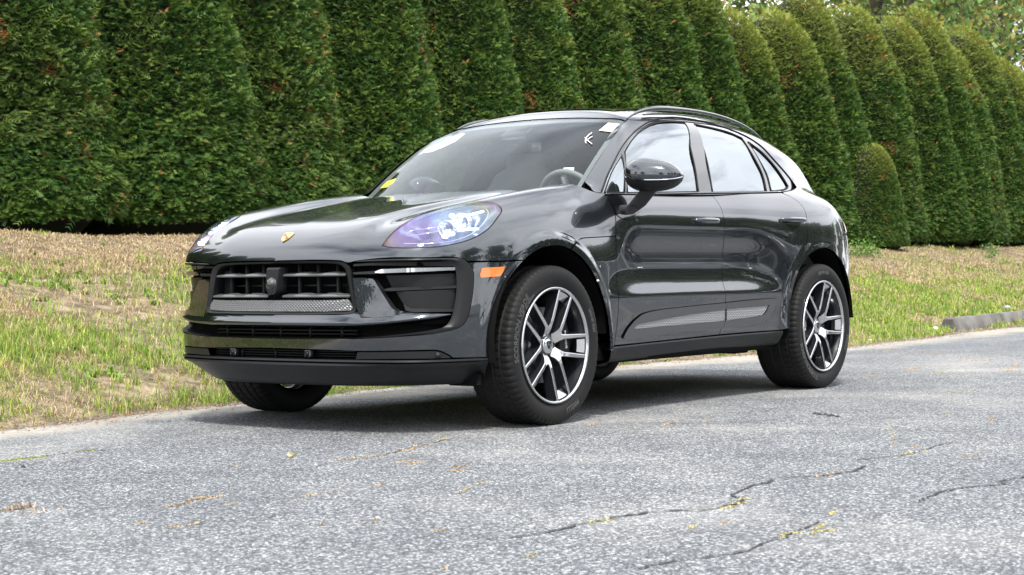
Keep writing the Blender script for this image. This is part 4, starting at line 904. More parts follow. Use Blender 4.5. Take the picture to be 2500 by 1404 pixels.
# ---------------------------------------------------------------- wheels
def tyre_mesh(w_, ro, ri):
    h = w_/2; prof = [(ri-.006, -h*.78), (ri, -h*.86), (ri+.010, -h*.90), (ri+.022, -h*.955), (ri+.040, -h*1.0), (ri+.060, -h*1.005), (ri+.078, -h*.985), (ro-.016, -h*.955), (ro-.008, -h*.915), (ro-.0035, -h*.86)]
    tread = []; gr = [(-.56, .010), (-.20, .011), (.20, .011), (.56, .010)]; y = -h*.84
    for c_, hw in gr:
        gy = c_*h; tread += [(ro-.0015, gy-hw/2-.002), (ro-.0015, gy-hw/2), (ro-.009, gy-hw/2+.001), (ro-.009, gy+hw/2-.001), (ro-.0015, gy+hw/2), (ro-.0015, gy+hw/2+.002)]
    tread = [(ro-.002, -h*.80), (ro-.001, -h*.70)]+tread+[(ro-.001, h*.70), (ro-.002, h*.80)]
    full = prof+tread+[(r, -y_) for r, y_ in reversed(prof)]
    P = np.array(full); n = 360; k = len(P); t = np.linspace(0, 2*np.pi, n, endpoint=False)
    R = np.broadcast_to(P[:, 0], (n, k)).copy(); Y = np.broadcast_to(P[:, 1], (n, k)).copy()
    sh = (np.abs(P[:, 1]) > h*.60) & (P[:, 0] > ro-.02)
    cut = (np.arange(n) % 5 == 0) | (np.arange(n) % 5 == 0)
    for i in np.nonzero(cut)[0]:
        R[i, sh] -= .0075
    mid = (np.abs(P[:, 1]) < h*.52) & (P[:, 0] > ro-.003)
    for i in np.nonzero(np.arange(n) % 6 == 2)[0]: R[i, mid] -= .0045
    # slight flat where the tyre stands on the road
    V = np.stack([R*np.cos(t)[:, None], Y, R*np.sin(t)[:, None]], -1).reshape(-1, 3)
    i, j = np.meshgrid(np.arange(n), np.arange(k-1), indexing='ij'); F = np.stack([i*k+j, i*k+j+1, ((i+1) % n)*k+j+1, ((i+1) % n)*k+j], -1).reshape(-1, 4)
    return mesh('tyre', V, F, TYRE)
def ring_text(s, txt, r, a_mid, size, y, flip=False):
    V, F = text_mesh(txt, size, .0012, .0006)
    ang = a_mid-V[:, 0]/r*(1 if not flip else -1); rad = r+(V[:, 1] if not flip else -V[:, 1])
    s.add(np.c_[rad*np.cos(ang), np.full(len(V), y)-V[:, 2], rad*np.sin(ang)], F)
ROF, RI = .373, .270
def rim_meshes():
    R = .2675
    # barrel and flange
    V, F = lathe([(.2715,.026), (.2735,.010), (.2725,-.001), (.2690,-.004), (.2640,-.003), (.2600,.002), (.2585,.008)], 96); fl = MB().add(V, F)
    V, F = lathe([(.2585,.008), (.2560,.020), (.2500,.030), (.2450,.060), (.2400,.110), (.2400,.200), (.2520,.225)], 96); br = MB().add(V, F)
    # five split spokes
    sp = MB()
    def dep(r): return float(np.interp(r, [0,.045,.060,.075,.095,.13,.18,.22,.262], [.052,.050,.044,.031,.020,.014,.010,.007,.004]))
    half = [(.044,.0), (.050,.0265), (.072,.0262), (.096,.0315), (.2350,.1180), (.2432,.1050), (.100,.0095), (.094,.0)]
    def spoke(a0):
        ca, sa = math.cos(a0), math.sin(a0)
        up_ = half; poly = [(x, y) for x, y in up_]+[(x, -y) for x, y in reversed(up_[1:-1])]
        P = np.array(poly); cc_ = np.array([P[:, 0].mean(), 0])
        # densify edges so the face can follow the dished depth
        Q = []
        for i in range(len(P)):
            a, b = P[i], P[(i+1) % len(P)]; n = max(1, int(np.linalg.norm(b-a)/.018)); Q += [a+(b-a)*k/n for k in range(n)]
        Q = np.array(Q); Qi = inset(Q, .0032, np.zeros(len(Q), bool)); Qo = inset(Q, -.020, np.zeros(len(Q), bool))
        def w3(q, dd): 
            r = np.hypot(q[:, 0], q[:, 1]); y = np.array([dep(v) for v in r])+dd
            return np.c_[q[:, 0]*ca-q[:, 1]*sa, y, q[:, 0]*sa+q[:, 1]*ca]
        r = delaunay_2d_cdt([Vector(v) for v in Qi], [(i, (i+1) % len(Qi)) for i in range(len(Qi))], [], 0, 1e-7, True)
        V2 = np.array([tuple(v) for v in r[0]]); F2 = np.array([f for f in r[2]]); c_ = V2[F2].mean(1); F2 = F2[inpoly(c_, Qi)]
        sp.add(w3(V2, 0.), F2.tolist(), 0)
        n = len(Q); r0 = w3(Qi, 0.); r1 = w3(Q, .0025); lr = np.hypot(Q[:, 0], Q[:, 1]); r2 = w3(Q, .014); r3 = w3(Q+(Qo-Q)*.45, .050)
        sp.add(np.vstack([r0, r1]), [(i, (i+1) % n, n+(i+1) % n, n+i) for i in range(n)], 0)
        sp.add(np.vstack([r1, r2, r3]), [(k*n+i, k*n+(i+1) % n, (k+1)*n+(i+1) % n, (k+1)*n+i) for k in range(2) for i in range(n)], 1)
        # bright pocket floor between this spoke and the next, at the rim
        am = R_(36)
        for sgn in (1,):
            q = np.array([(.2560*math.cos(am+b_), .2560*math.sin(am+b_)) for b_ in np.linspace(-.13,.13,7)]+[(.222*math.cos(am+b_), .222*math.sin(am+b_)) for b_ in np.linspace(.13,-.13,7)])
            v = np.c_[q[:, 0]*ca-q[:, 1]*sa, np.r_[np.full(7,.012), np.full(7,.034)], q[:, 0]*sa+q[:, 1]*ca]; sp.add(v, [tuple(range(14))], 0)
            v2 = v.copy(); v2[:, 1] += .02; sp.add(np.vstack([v[7:], v2[7:]]), [(i, i+1, 8+i, 7+i) for i in range(6)], 1)
    for k in range(5): spoke(R_(33+72*k))
    V, F = lathe([(.036,.046), (.044,.049), (.056,.053), (.060,.060), (.064,.085), (.03,.09)], 48); sp.add(V, F, 1)
    V, F = lathe([(.030,.044), (.0385,.0445), (.042,.050)], 40); sp.add(V, F, 0)
    cap = MB(); V, F = lathe([(0,.0395), (.016,.040), (.027,.0422), (.0315,.046)], 36); cap.add(V, F, 0)
    sh = shield(.030); cap.add(np.c_[-sh[:, 0], np.full(len(sh), .0385), sh[:, 1]], [tuple(range(len(sh)))], 1)
    for k in range(2):
        for sx_, sz in ((-1,1),(1,-1)):
            x0 = .0035+.005*k; cap.add([(sx_*x0, .0378, sz*.004-.004), (sx_*(x0+.0028), .0378, sz*.004-.004), (sx_*(x0+.0028), .0378, sz*.004+.008), (sx_*x0, .0378, sz*.004+.008)], [(0,1,2,3)], 0)
    # wheel bolts
    bo_ = MB()
    for k in range(1):
        a = R_(33+36+72*k); V, F = lathe([(0,.056), (.009,.056), (.0115,.058), (.0125,.080)], 6); bo_.add(np.array(V)+[.0565*math.cos(a), 0, .0565*math.sin(a)], F)
    return fl, br, sp, cap, bo_
_fl, _br, _sp, _cap, _bo = rim_meshes()
def fixn(me, ang=35):
    o = bpy.data.objects.new('t', me); shade_auto(o, ang); bpy.data.objects.remove(o); return me
ME_fl = mesh('rim_flange', _fl.V, _fl.F, MACH); ME_br = mesh('rim_barrel', _br.V, _br.F, RIMD); ME_sp = fixn(mesh('spokes', _sp.V, _sp.F, [MACH, RIMD], _sp.M), 28); ME_cap = fixn(mesh('hub_cap', _cap.V, _cap.F, [MACH, BLACK2], _cap.M)); ME_bo = fixn(mesh('wheel_bolt', _bo.V, _bo.F, RIMD))
V, F = lathe([(.178,.085), (.178,.115)], 64); d_ = MB().add(V, F); V, F = lathe([(.178,.085), (.176,.084), (.105,.084), (.100,.075), (.080,.070), (.055,.068)], 64); d_.add(V, F); ME_disc = fixn(mesh('brake_disc', d_.V, d_.F, DISC))
def caliper(a0):
    s = MB(); rows = []
    for a in np.linspace(a0-.42, a0+.42, 13):
        e = .75+.25*math.cos((a-a0)*2.6); rows.append(np.array([(r*math.cos(a), y, r*math.sin(a)) for r, y in ((.108,.078),(.112,.058),(.135,.050),(.165,.050*e+.004),(.193,.056),(.200,.075),(.200,.14),(.11,.14))]))
    s.loft(rows, closed=True); s.add(rows[0], [tuple(range(8))]); s.add(rows[-1], [tuple(range(8))[::-1]]); return s
def add_wheel(x, y, w_, ry_, spin, far=False):
    wo = bpy.data.objects.new('wheel', None); C.objects.link(wo); wo.parent = car; wo.location = (x, y, ROF-.001)
    if far: wo.rotation_euler = (0, 0, math.pi)
    ty = link('tyre', TY[w_], wo); ty.location = (0, w_/2-.004, 0); ty.rotation_euler = (0, ry_, 0)
    for me in TXT[w_]: tx_ = link('tyre_lettering', me, wo); tx_.rotation_euler = (0, ry_, 0)
    for k in range(5): bo_ = link('wheel_bolt', ME_bo, wo); bo_.rotation_euler = (0, spin-R_(72*k), 0)
    for nm, me in (('rim_flange', ME_fl), ('rim_barrel', ME_br), ('spokes', ME_sp), ('hub_cap', ME_cap)):
        o = link(nm, me, wo); o.rotation_euler = (0, spin, 0)
    link('brake_disc', ME_disc, wo)
    link('brake_caliper', ME_cal[x > 1], wo)
    return wo
TY = {.262: tyre_mesh(.262, ROF, RI), .292: tyre_mesh(.292, ROF, RI)}
TXT = {}
def word(*a_, **k_):
    s = MB(); ring_text(s, *a_, **k_); return mesh('tyre_lettering', s.V, s.F, TYREL)
yy = -.0047
TXT[.262] = [word('SCORPION VERDE', .322, R_(163), .040, yy), word('ALL SEASON', .298, R_(136), .016, yy+.0007), word('PIRELLI', .318, R_(293), .034, yy), word('265/45 R20', .318, R_(20), .026, yy)]
TXT[.292] = [word('SCORPION VERDE', .322, R_(235), .038, yy), word('295/40 R20', .320, R_(103), .030, yy), word('PIRELLI', .318, R_(350), .034, yy)]
ME_cal = []
for k, a0 in enumerate((R_(8), R_(172))):
    s = caliper(a0); 
    if True:
        V, F = text_mesh('PORSCHE', .020, .0008, .0004); an = a0; cx_, cz_2 = .150*math.cos(an), .150*math.sin(an)
        rot = an-math.pi/2 if k == 0 else an+math.pi/2
        s.add(np.c_[cx_+V[:, 0]*math.cos(rot)-V[:, 1]*math.sin(rot), np.full(len(V), .0485)-V[:, 2], cz_2+V[:, 0]*math.sin(rot)+V[:, 1]*math.cos(rot)], F, 1)
    ME_cal.append(fixn(mesh('brake_caliper', s.V, s.F, [BLACK, WHITEP], s.M), 40))
add_wheel(0, -.943, .262, 0, 0); add_wheel(2.807, -.946, .292, R_(11), R_(-3))
add_wheel(0, .943, .262, 0, R_(20), True); add_wheel(2.807, .946, .292, R_(40), R_(50), True)
# everything built for the driver's side again for the other side
for o in near:
    c_ = mirror_tree(o, car)
    if o.name.startswith('side_mirror'):      # the far mirror is folded back against its door
        c_.rotation_euler = (0, 0, R_(-62)); pv = Vector((.78, .90, 0)); c_.location = pv-Matrix.Rotation(R_(-62), 3, 'Z')@pv+Vector((.42, -.06, 0))

# a few more cars stand across the parking area; only their mirror image in the doors is in the picture
KEEP = ('hood', 'front_bumper', 'front_lip', 'front_wing', 'front_door', 'rear_door', 'rear_quarter', 'roof', 'windscreen', 'window_frame', 'side_window', 'quarter_window', 'sill_trim', 'rear_bumper', 'tailgate', 'underbody', 'grille_cavity', 'grille_frame', 'intake_surround', 'bumper_bar', 'headlamp', 'cabin_floor', 'arch_liner', 'wheel', 'lower_mouth_wall', 'intake_wall')
def copy_some(o, parent, top=True):
    c = o.copy(); C.objects.link(c); c.parent = parent
    if o.name.split('.')[0] == 'wheel' or not top:
        for ch in o.children:
            if ch.name.split('.')[0] in ('tyre', 'rim_flange', 'rim_barrel', 'spokes', 'lamp_housing'): copy_some(ch, c, False)
    return c
for i, (x, y, a) in enumerate(((13.5, -13.5, 92), (17.2, -13.8, 90), (20.6, -13.4, 88), (24.5, -13.9, 91), (28.4, -13.5, 90), (6.5, -14.2, 90))):
    r = bpy.data.objects.new('distant_car', None); C.objects.link(r); r.location = (x, y, 0); r.rotation_euler = (0, 0, R_(a)); r['category'] = 'car'; r['group'] = 'cars across the parking area'
    r['label'] = 'dark car parked across the parking area, seen only mirrored in the doors'
    for ch in list(car.children):
        if ch.name.split('.')[0] in KEEP: copy_some(ch, r)
# ---------------------------------------------------------------- ground and setting
def vnoise(P, seed=0):
    """smooth value noise in 3D, about -1..1"""
    P = np.asarray(P, float); i = np.floor(P).astype(np.int64); f = P-i; f = f*f*(3-2*f); r = 0
    def h(a, b, c):
        n = (a*374761393+b*668265263+c*2147483647+seed*974634777) & 0xffffffff
        n = ((n ^ (n >> 13))*1274126177) & 0xffffffff; n = (n ^ (n >> 16)); return (n & 0xffff)/32767.5-1
    for dx in (0, 1):
        for dy in (0, 1):
            for dz in (0, 1):
                wgt = (f[..., 0] if dx else 1-f[..., 0])*(f[..., 1] if dy else 1-f[..., 1])*(f[..., 2] if dz else 1-f[..., 2]); r = r+wgt*h(i[..., 0]+dx, i[..., 1]+dy, i[..., 2]+dz)
    return r
def fbm(P, o=3, seed=0):
    s = 0; a = 1
    for k in range(o): s = s+a*vnoise(np.asarray(P)*2.03**k+k*17.3, seed+k); a *= .5
    return s/1.75
def edge_y(x): 
    e = np.interp(x, [-12,-3,-1,0,2,5,7.6,9,11,14,40], [1.22,1.22,1.24,1.30,1.50,1.52,1.20,1.30,1.50,1.75,2.3])
    return e+.05*vnoise(np.stack([x*1.7, x*0, x*0], -1), 5)+.025*vnoise(np.stack([x*6, x*0, x*0], -1), 8)
def bank_z(x, y):
    e = edge_y(x); t = np.clip((y-e-.16)/4.4, 0, 1); b = 1.10*(t**.95)*(1.0+.0*x)
    P = np.stack([x*.9, y*.9, x*0], -1); bump = .045*fbm(P, 3, 3)*np.clip((y-e)/.6, 0, 1)
    far_ = np.clip((y-12)/40, 0, 1)*.8
    return np.where(y < e, -.012, -.004+b+bump+far_)
def grid(nm, xs, ys, zf, m, kind='structure'):
    X, Y = np.meshgrid(xs, ys, indexing='ij'); Z = zf(X, Y); V = np.stack([X, Y, Z], -1).reshape(-1, 3); a, b_ = len(xs), len(ys)
    i, j = np.meshgrid(np.arange(a-1), np.arange(b_-1), indexing='ij'); F = np.stack([i*b_+j, (i+1)*b_+j, (i+1)*b_+j+1, i*b_+j+1], -1).reshape(-1, 4)
    return link(nm, mesh(nm, V, F, m), kind=kind)
def nodes_mat(name):
    m = bpy.data.materials.new(name); m.use_nodes = True; t = m.node_tree; return m, t, t.nodes['Principled BSDF'], t.nodes.new('ShaderNodeTexCoord')
def asphalt_material():
    m, t, p, co = nodes_mat('worn_asphalt'); nn = t.nodes; ln = t.links
    def vor(sc, feat='F1', rnd=1.):
        v = nn.new('ShaderNodeTexVoronoi'); v.inputs['Scale'].default_value = sc; v.feature = feat; v.inputs['Randomness'].default_value = rnd; ln.new(co.outputs['Object'], v.inputs['Vector']); return v
    def noise(sc, det=4, ro=.5):
        n = nn.new('ShaderNodeTexNoise'); n.inputs['Scale'].default_value = sc; n.inputs['Detail'].default_value = det; n.inputs['Roughness'].default_value = ro; ln.new(co.outputs['Object'], n.inputs['Vector']); return n
    def ramp(src, pts):
        r = nn.new('ShaderNodeValToRGB'); e = r.color_ramp.elements; e[0].position, e[0].color = pts[0][0], (*pts[0][1], 1); e[1].position, e[1].color = pts[-1][0], (*pts[-1][1], 1)
        for q, c in pts[1:-1]: k = e.new(q); k.color = (*c, 1)
        ln.new(src, r.inputs[0]); return r
    def mix(a, b, f, mode='MIX'):
        x = nn.new('ShaderNodeMix'); x.data_type = 'RGBA'; x.blend_type = mode
        for s, k in ((f, 0), (a, 6), (b, 7)):
            if isinstance(s, (int, float)): x.inputs[k].default_value = s
            elif isinstance(s, tuple): x.inputs[k].default_value = (*s, 1)
            else: ln.new(s, x.inputs[k])
        return x.outputs[2]
    v1 = vor(128); v2 = vor(270); sx = nn.new('ShaderNodeSeparateColor'); ln.new(v1.outputs['Color'], sx.inputs[0]); sy = nn.new('ShaderNodeSeparateColor'); ln.new(v2.outputs['Color'], sy.inputs[0])
    s1 = ramp(sx.outputs[0], [(0,(.022,.026,.030)), (.42,(.070,.078,.086)), (.64,(.165,.175,.183)), (.80,(.42,.425,.43)), (.92,(.80,.79,.76)), (1,(.88,.86,.80))])
    s2 = ramp(sy.outputs[0], [(0,(.055,.060,.067)), (.5,(.13,.138,.150)), (.8,(.33,.335,.345)), (1,(.56,.56,.55))])
    c = mix(s1.outputs[0], s2.outputs[0], .48)
    gap = ramp(v1.outputs['Distance'], [(.0,(1,1,1)), (.30,(1,1,1)), (.62,(.55,.56,.58)), (1,(.4,.4,.42))]); c = mix(c, gap.outputs[0], .9, 'MULTIPLY')
    # dusty and worn areas
    n1 = noise(.55, 6, .6); dust = ramp(n1.outputs[0], [(.50,(0,0,0)), (.66,(1,1,1))]); n2 = noise(26, 4); dd = ramp(n2.outputs[0], [(.3,(.25,.25,.25)), (.6,(1,1,1))])
    dm = nn.new('ShaderNodeMath'); dm.operation = 'MULTIPLY'; ln.new(dust.outputs[0], dm.inputs[0]); ln.new(dd.outputs[0], dm.inputs[1]); dm2 = nn.new('ShaderNodeMath'); dm2.operation = 'MULTIPLY'; ln.new(dm.outputs[0], dm2.inputs[0]); dm2.inputs[1].default_value = .45
    c = mix(c, (.36,.35,.335), dm2.outputs[0])
    # sandy strip along the verge
    sp = nn.new('ShaderNodeSeparateXYZ'); ln.new(co.outputs['Object'], sp.inputs[0]); n3 = noise(1.6, 5); ad = nn.new('ShaderNodeMath'); ad.operation = 'MULTIPLY_ADD'; ln.new(n3.outputs[0], ad.inputs[0]); ad.inputs[1].default_value = 1.0; ln.new(sp.outputs[1], ad.inputs[2])
    vg = nn.new('ShaderNodeMapRange'); vg.inputs[1].default_value = 1.28; vg.inputs[2].default_value = 1.62; vg.inputs[4].default_value = .85; ln.new(ad.outputs[0], vg.inputs[0]); sand = ramp(n2.outputs[0], [(.3,(.25,.225,.19)), (.7,(.46,.42,.36))]); c = mix(c, sand.outputs[0], vg.outputs[0])
    # tonal patches and paler wheel tracks along the lane
    n6 = noise(.28, 5, .65); pt = ramp(n6.outputs[0], [(.30,(.84,.88,.92)), (.5,(1.03,1.06,1.09)), (.72,(1.24,1.23,1.20))]); c = mix(c, pt.outputs[0], 1., 'MULTIPLY')
    n7 = noise(2.3, 6, .7); pt2 = ramp(n7.outputs[0], [(.32,(.78,.785,.80)), (.55,(1,1,1)), (.75,(1.12,1.115,1.10))]); c = mix(c, pt2.outputs[0], .8, 'MULTIPLY')
    # faint oil and damp marks
    n4 = noise(.9, 3); oil = ramp(n4.outputs[0], [(.24,(.62,.62,.63)), (.36,(1,1,1))]); c = mix(c, oil.outputs[0], .8, 'MULTIPLY')
    ln.new(c, p.inputs['Base Color']); p.inputs['Roughness'].default_value = .82; p.inputs['Specular IOR Level'].default_value = .35
    b = nn.new('ShaderNodeBump'); b.inputs['Strength'].default_value = .55; b.inputs['Distance'].default_value = .006; b.invert = True; ln.new(v1.outputs['Distance'], b.inputs['Height'])
    b2 = nn.new('ShaderNodeBump'); b2.inputs['Strength'].default_value = .35; b2.inputs['Distance'].default_value = .02; n5 = noise(9, 5); ln.new(n5.outputs[0], b2.inputs['Height']); ln.new(b.outputs[0], b2.inputs['Normal']); ln.new(b2.outputs[0], p.inputs['Normal'])
    return m
ASPH = asphalt_material()
def soil_material():
    m, t, p, co = nodes_mat('dry_soil'); nn = t.nodes; ln = t.links
    n = nn.new('ShaderNodeTexNoise'); n.inputs['Scale'].default_value = 5.5; n.inputs['Detail'].default_value = 10; n.inputs['Roughness'].default_value = .8; ln.new(co.outputs['Object'], n.inputs[0])
    r = nn.new('ShaderNodeValToRGB'); e = r.color_ramp.elements; e[0].position = .36; e[0].color = (.07,.055,.038,1); e[1].position = .66; e[1].color = (.42,.34,.235,1); k = e.new(.5); k.color = (.20,.16,.11,1); ln.new(n.outputs[0], r.inputs[0])
    ln.new(r.outputs[0], p.inputs['Base Color']); p.inputs['Roughness'].default_value = .95; p.inputs['Specular IOR Level'].default_value = .1
    n2 = nn.new('ShaderNodeTexNoise'); n2.inputs['Scale'].default_value = 45; n2.inputs['Detail'].default_value = 6; ln.new(co.outputs['Object'], n2.inputs[0]); b = nn.new('ShaderNodeBump'); b.inputs['Strength'].default_value = .7; b.inputs['Distance'].default_value = .02; ln.new(n2.outputs[0], b.inputs['Height']); ln.new(b.outputs[0], p.inputs['Normal'])
    return m
SOIL = soil_material()
# asphalt: one sheet with a broken edge along the verge
xs = np.r_[np.linspace(-400,-12,12), np.arange(-11.5, 40, .12), np.linspace(41, 500, 12)]; ey_ = np.where((xs > -12) & (xs < 40), edge_y(xs)+.035*vnoise(np.stack([xs*14, xs*0, xs*0+3], -1), 4), np.where(xs < 0, 1.22, 2.3))
V = np.vstack([np.c_[xs, np.full(len(xs), -450.), xs*0], np.c_[xs, np.full(len(xs), -3.), xs*0], np.c_[xs, ey_, xs*0]]); n = len(xs)
link('asphalt_ground', mesh('asphalt_ground', V, [(r*n+i, r*n+i+1, (r+1)*n+i+1, (r+1)*n+i) for r in range(2) for i in range(n-1)], ASPH, smooth=False), kind='structure')
grid('grass_bank', np.r_[np.linspace(-400,-14,20), np.arange(-13, 42, .16), np.linspace(44,500,20)], np.r_[np.arange(.6, 8.5, .12), np.linspace(9, 14, 6), np.linspace(20, 450, 14)], bank_z, SOIL)

def leafy(nm, colour_attr='tint', rough=.55, trans=.25):
    m = bpy.data.materials.new(nm); m.use_nodes = True; t = m.node_tree; p = t.nodes['Principled BSDF']; a = t.nodes.new('ShaderNodeAttribute'); a.attribute_name = colour_attr
    t.links.new(a.outputs['Color'], p.inputs['Base Color']); p.inputs['Roughness'].default_value = rough; p.inputs['Specular IOR Level'].default_value = .3
    tr = t.nodes.new('ShaderNodeBsdfTranslucent'); t.links.new(a.outputs['Color'], tr.inputs[0]); mx = t.nodes.new('ShaderNodeMixShader'); mx.inputs[0].default_value = trans
    o = t.nodes['Material Output']; t.links.new(p.outputs[0], mx.inputs[1]); t.links.new(tr.outputs[0], mx.inputs[2]); t.links.new(mx.outputs[0], o.inputs[0]); return m
LEAF = leafy('needle_foliage', trans=.2); GRASSM = leafy('grass_blades', trans=.3, rough=.6); TLEAF = leafy('broad_leaves', trans=.35)
BARK = mat('grey_bark', (.20,.18,.155), .9, bump=(14, .8, .02), noise=(6, (.09,.08,.07)))
def set_tint(me, col_per_vert):
    at = me.attributes.new('tint', 'FLOAT_COLOR', 'POINT'); c = np.c_[col_per_vert, np.ones(len(col_per_vert))].astype(np.float32); at.data.foreach_set('color', c.ravel())
def unitv(v): return v/np.maximum(np.linalg.norm(v, axis=-1, keepdims=True), 1e-9)

# ---------------------------------------------------------------- clipped yews
def yew_radius(s): return np.clip(s, 0, 1)**.40*(1-.10*np.clip((s-.9)/.1, 0, 1))
def yew_variant(seed, H, nspr):
    r_ = np.random.default_rng(seed); RX, RY = 1.03, 1.62
    # sample more points low down where the girth is larger
    s = r_.random(nspr*2)**.75; keep = r_.random(nspr*2) < (.35+.65*yew_radius(s)); s = s[keep][:nspr]; n = len(s)
    # favour the side that faces the drive (negative y)
    th = r_.random(n)*2*np.pi; fl = (np.sin(th) > .25) & (r_.random(n) < .75); th[fl] = -th[fl]
    z = H*(1-s); rr = yew_radius(s)
    P = np.stack([RX*rr*np.cos(th), RY*rr*np.sin(th), z], -1)
    nrm = unitv(np.stack([np.cos(th)/RX, np.sin(th)/RY, .42/np.maximum(rr, .12)*.55], -1))
    Q = P*[2.6,2.6,4.6]+seed*11.3; clump = fbm(Q, 3, seed); big = vnoise(P*[.8,.8,1.1]+seed*5.7, seed+9); fine = vnoise(P*[10,10,15]+seed, seed+4)
    P = P+nrm*(.042*clump+.055*big+.030*fine+r_.normal(0, .016, n))[:, None]
    P[:, 2] = np.maximum(P[:, 2], .20+.14*r_.random(n))
    # sprig axis: outwards, a little level or drooping low down
    hz = unitv(np.cross(nrm, [0,0,1.])); sdir = np.where(r_.random(n) < .5, -1, 1)[:, None]
    ax = unitv(nrm*.62+hz*sdir*(.15+.60*r_.random((n, 1)))+np.array([0,0,1])*(.15-.40*r_.random(n)-.35*(s > .75))[:, None]+r_.normal(0, .28, (n, 3))); wd = unitv(np.cross(ax, unitv(nrm+[0,0,.75]+r_.normal(0, .30, (n, 3))))); up_ = np.cross(wd, ax)
    ln_ = (.048+.036*r_.random(n)); ln_[r_.random(n) < .04] *= 1.7
    K = 4; V = []; F = []; base = np.arange(n)*(K*2*3+3)
    # central twig: one slim triangle, then K pairs of needles
    st = [P, P+ax*ln_[:, None]*.98+wd*.002, P+wd*.004]
    for k in range(K):
        f = (k+.4)/K
        for sg in (-1, 1):
            o = P+ax*(ln_*f)[:, None]; nl = ln_*(.44*(1-.3*f)); d = unitv(wd*sg+ax*.75+up_*.12)
            st += [o-ax*.0065, o+ax*.0065, o+d*nl[:, None]-up_*(nl*.08)[:, None]]
    V = np.stack(st, 1); m_ = V.shape[1]; V = V.reshape(-1, 3); F = np.arange(len(V)).reshape(-1, 3)
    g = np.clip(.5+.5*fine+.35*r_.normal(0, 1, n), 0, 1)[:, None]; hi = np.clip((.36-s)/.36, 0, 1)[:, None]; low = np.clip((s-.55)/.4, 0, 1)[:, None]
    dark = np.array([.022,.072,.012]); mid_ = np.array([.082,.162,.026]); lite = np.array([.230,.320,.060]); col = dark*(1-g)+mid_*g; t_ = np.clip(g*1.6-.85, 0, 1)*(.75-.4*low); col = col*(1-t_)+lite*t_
    col = col*(1-hi*.62)+np.array([.44,.47,.09])*hi*.62  # tops yellower: new growth, with sunlit warmth also put into the colour
    oliv = (vnoise(P*1.9+3, seed+2) > .35)[:, None]*(.20*r_.random((n, 1))); col = col*(1-oliv)+np.array([.20,.19,.065])*oliv
    # dead sprigs in little groups
    dn = vnoise(P*5.5+seed*3, seed+7); dead = (dn > .60) & (r_.random(n) < .26) | (r_.random(n) < .004); col[dead] = np.array([.44,.21,.08])*(.6+.6*r_.random((dead.sum(), 1)))
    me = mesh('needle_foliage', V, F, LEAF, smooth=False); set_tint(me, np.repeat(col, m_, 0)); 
    # dark woody core that closes the crown
    ns, nt_ = 22, 28; S_ = np.linspace(.004, 1, ns); T_ = np.linspace(0, 2*np.pi, nt_, endpoint=False); C_ = []
    for a in S_:
        q = np.stack([RX*yew_radius(a)*np.cos(T_), RY*yew_radius(a)*np.sin(T_), np.full(nt_, H*(1-a))], -1)*[.88,.90,.955]; q += unitv(q*[1,1,0])*(.06*fbm(q*2.2+seed, 2, seed))[:, None]; q[:, :2] *= 1-.22*min(1, max(0, (a-.94)/.04)); C_.append(q)
    core = MB(); core.loft(C_, closed=True); core.add(C_[0], [tuple(range(nt_))[::-1]]); cme = mesh('crown_core', core.V, core.F, YCORE)
    return me, cme
YCORE = mat('shaded_inner_twigs', (.010,.018,.006), .95, noise=(9, (.018,.020,.009)))
tm = MB()
for k in range(4): a = k*1.57+.3; tm.tube([(0.05*math.cos(a), .1*math.sin(a), -.15), (.25*math.cos(a), .35*math.sin(a), .6), (.35*math.cos(a), .55*math.sin(a), 1.4)], [.06,.045,.03], 7)
TRUNK = tm; trunk_me = mesh('trunk', tm.V, tm.F, BARK)
variants = [yew_variant(3, 4.25, 38000), yew_variant(8, 4.45, 38000), yew_variant(15, 4.1, 38000)]
def yew(x, y, zb, v, rz, sc, label):
    o = bpy.data.objects.new('clipped_yew', None); C.objects.link(o); o.location = (x, y, zb); o.rotation_euler = (.02*math.sin(x*7), .03*math.sin(x*3.3), rz); o.scale = (sc[0], sc[1], sc[2])
    o['label'] = label; o['category'] = 'hedge tree'; o['group'] = 'clipped yews of the tall hedge'
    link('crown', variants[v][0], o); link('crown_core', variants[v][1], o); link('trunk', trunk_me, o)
    return o
r2 = np.random.default_rng(31)
YL = ['clipped yew just outside the left edge above the bank', 'tall clipped yew filling the left edge above the dry bank', 'tall clipped yew above the green grass, left of the far headlamp', 'tall clipped yew behind the far headlamp and bonnet edge of the car',
      'clipped yew behind the lower far corner of the windscreen', 'clipped yew behind the far roof rail of the car', 'clipped yew directly above the middle of the windscreen', 'clipped yew directly above the white windscreen sticker',
      'clipped yew above the highest part of the near roof rail', 'clipped yew above the rear half of the near roof rail', 'clipped yew at the rear end of the near roof rail', 'clipped yew behind the sloping rear pillar of the car',
      'clipped yew just clear of the car tail, left of the small bush', 'clipped yew standing right behind the small rounded bush', 'first clipped yew right of the small rounded bush', 'second clipped yew right of the small rounded bush',
      'third clipped yew right of the small rounded bush', 'fourth clipped yew right of the small rounded bush', 'clipped yew cut by the right edge above the kerb block']
xs_ = []; x = 1.6
while x < 33: xs_.append(x); x += (1.72 if x < 8 else 1.45)+.08*r2.normal()
for i, x in enumerate(xs_):
    v = (i*2+int(r2.integers(0, 2))) % 3; yy = 7.95+.10*r2.normal(); zb = float(bank_z(np.array(x), np.array(6.4)))-.05
    yew(x, yy, zb, v, .12*r2.normal(), ((1.20 if x < 8 else 1.04)+.03*r2.normal(), 1.0+.035*r2.normal(), (1.10 if x < 14 else 1.005 if x < 24 else 1.03)+.05*r2.normal()), YL[i] if i < len(YL) else 'clipped yew mostly hidden at the far right end of the hedge')
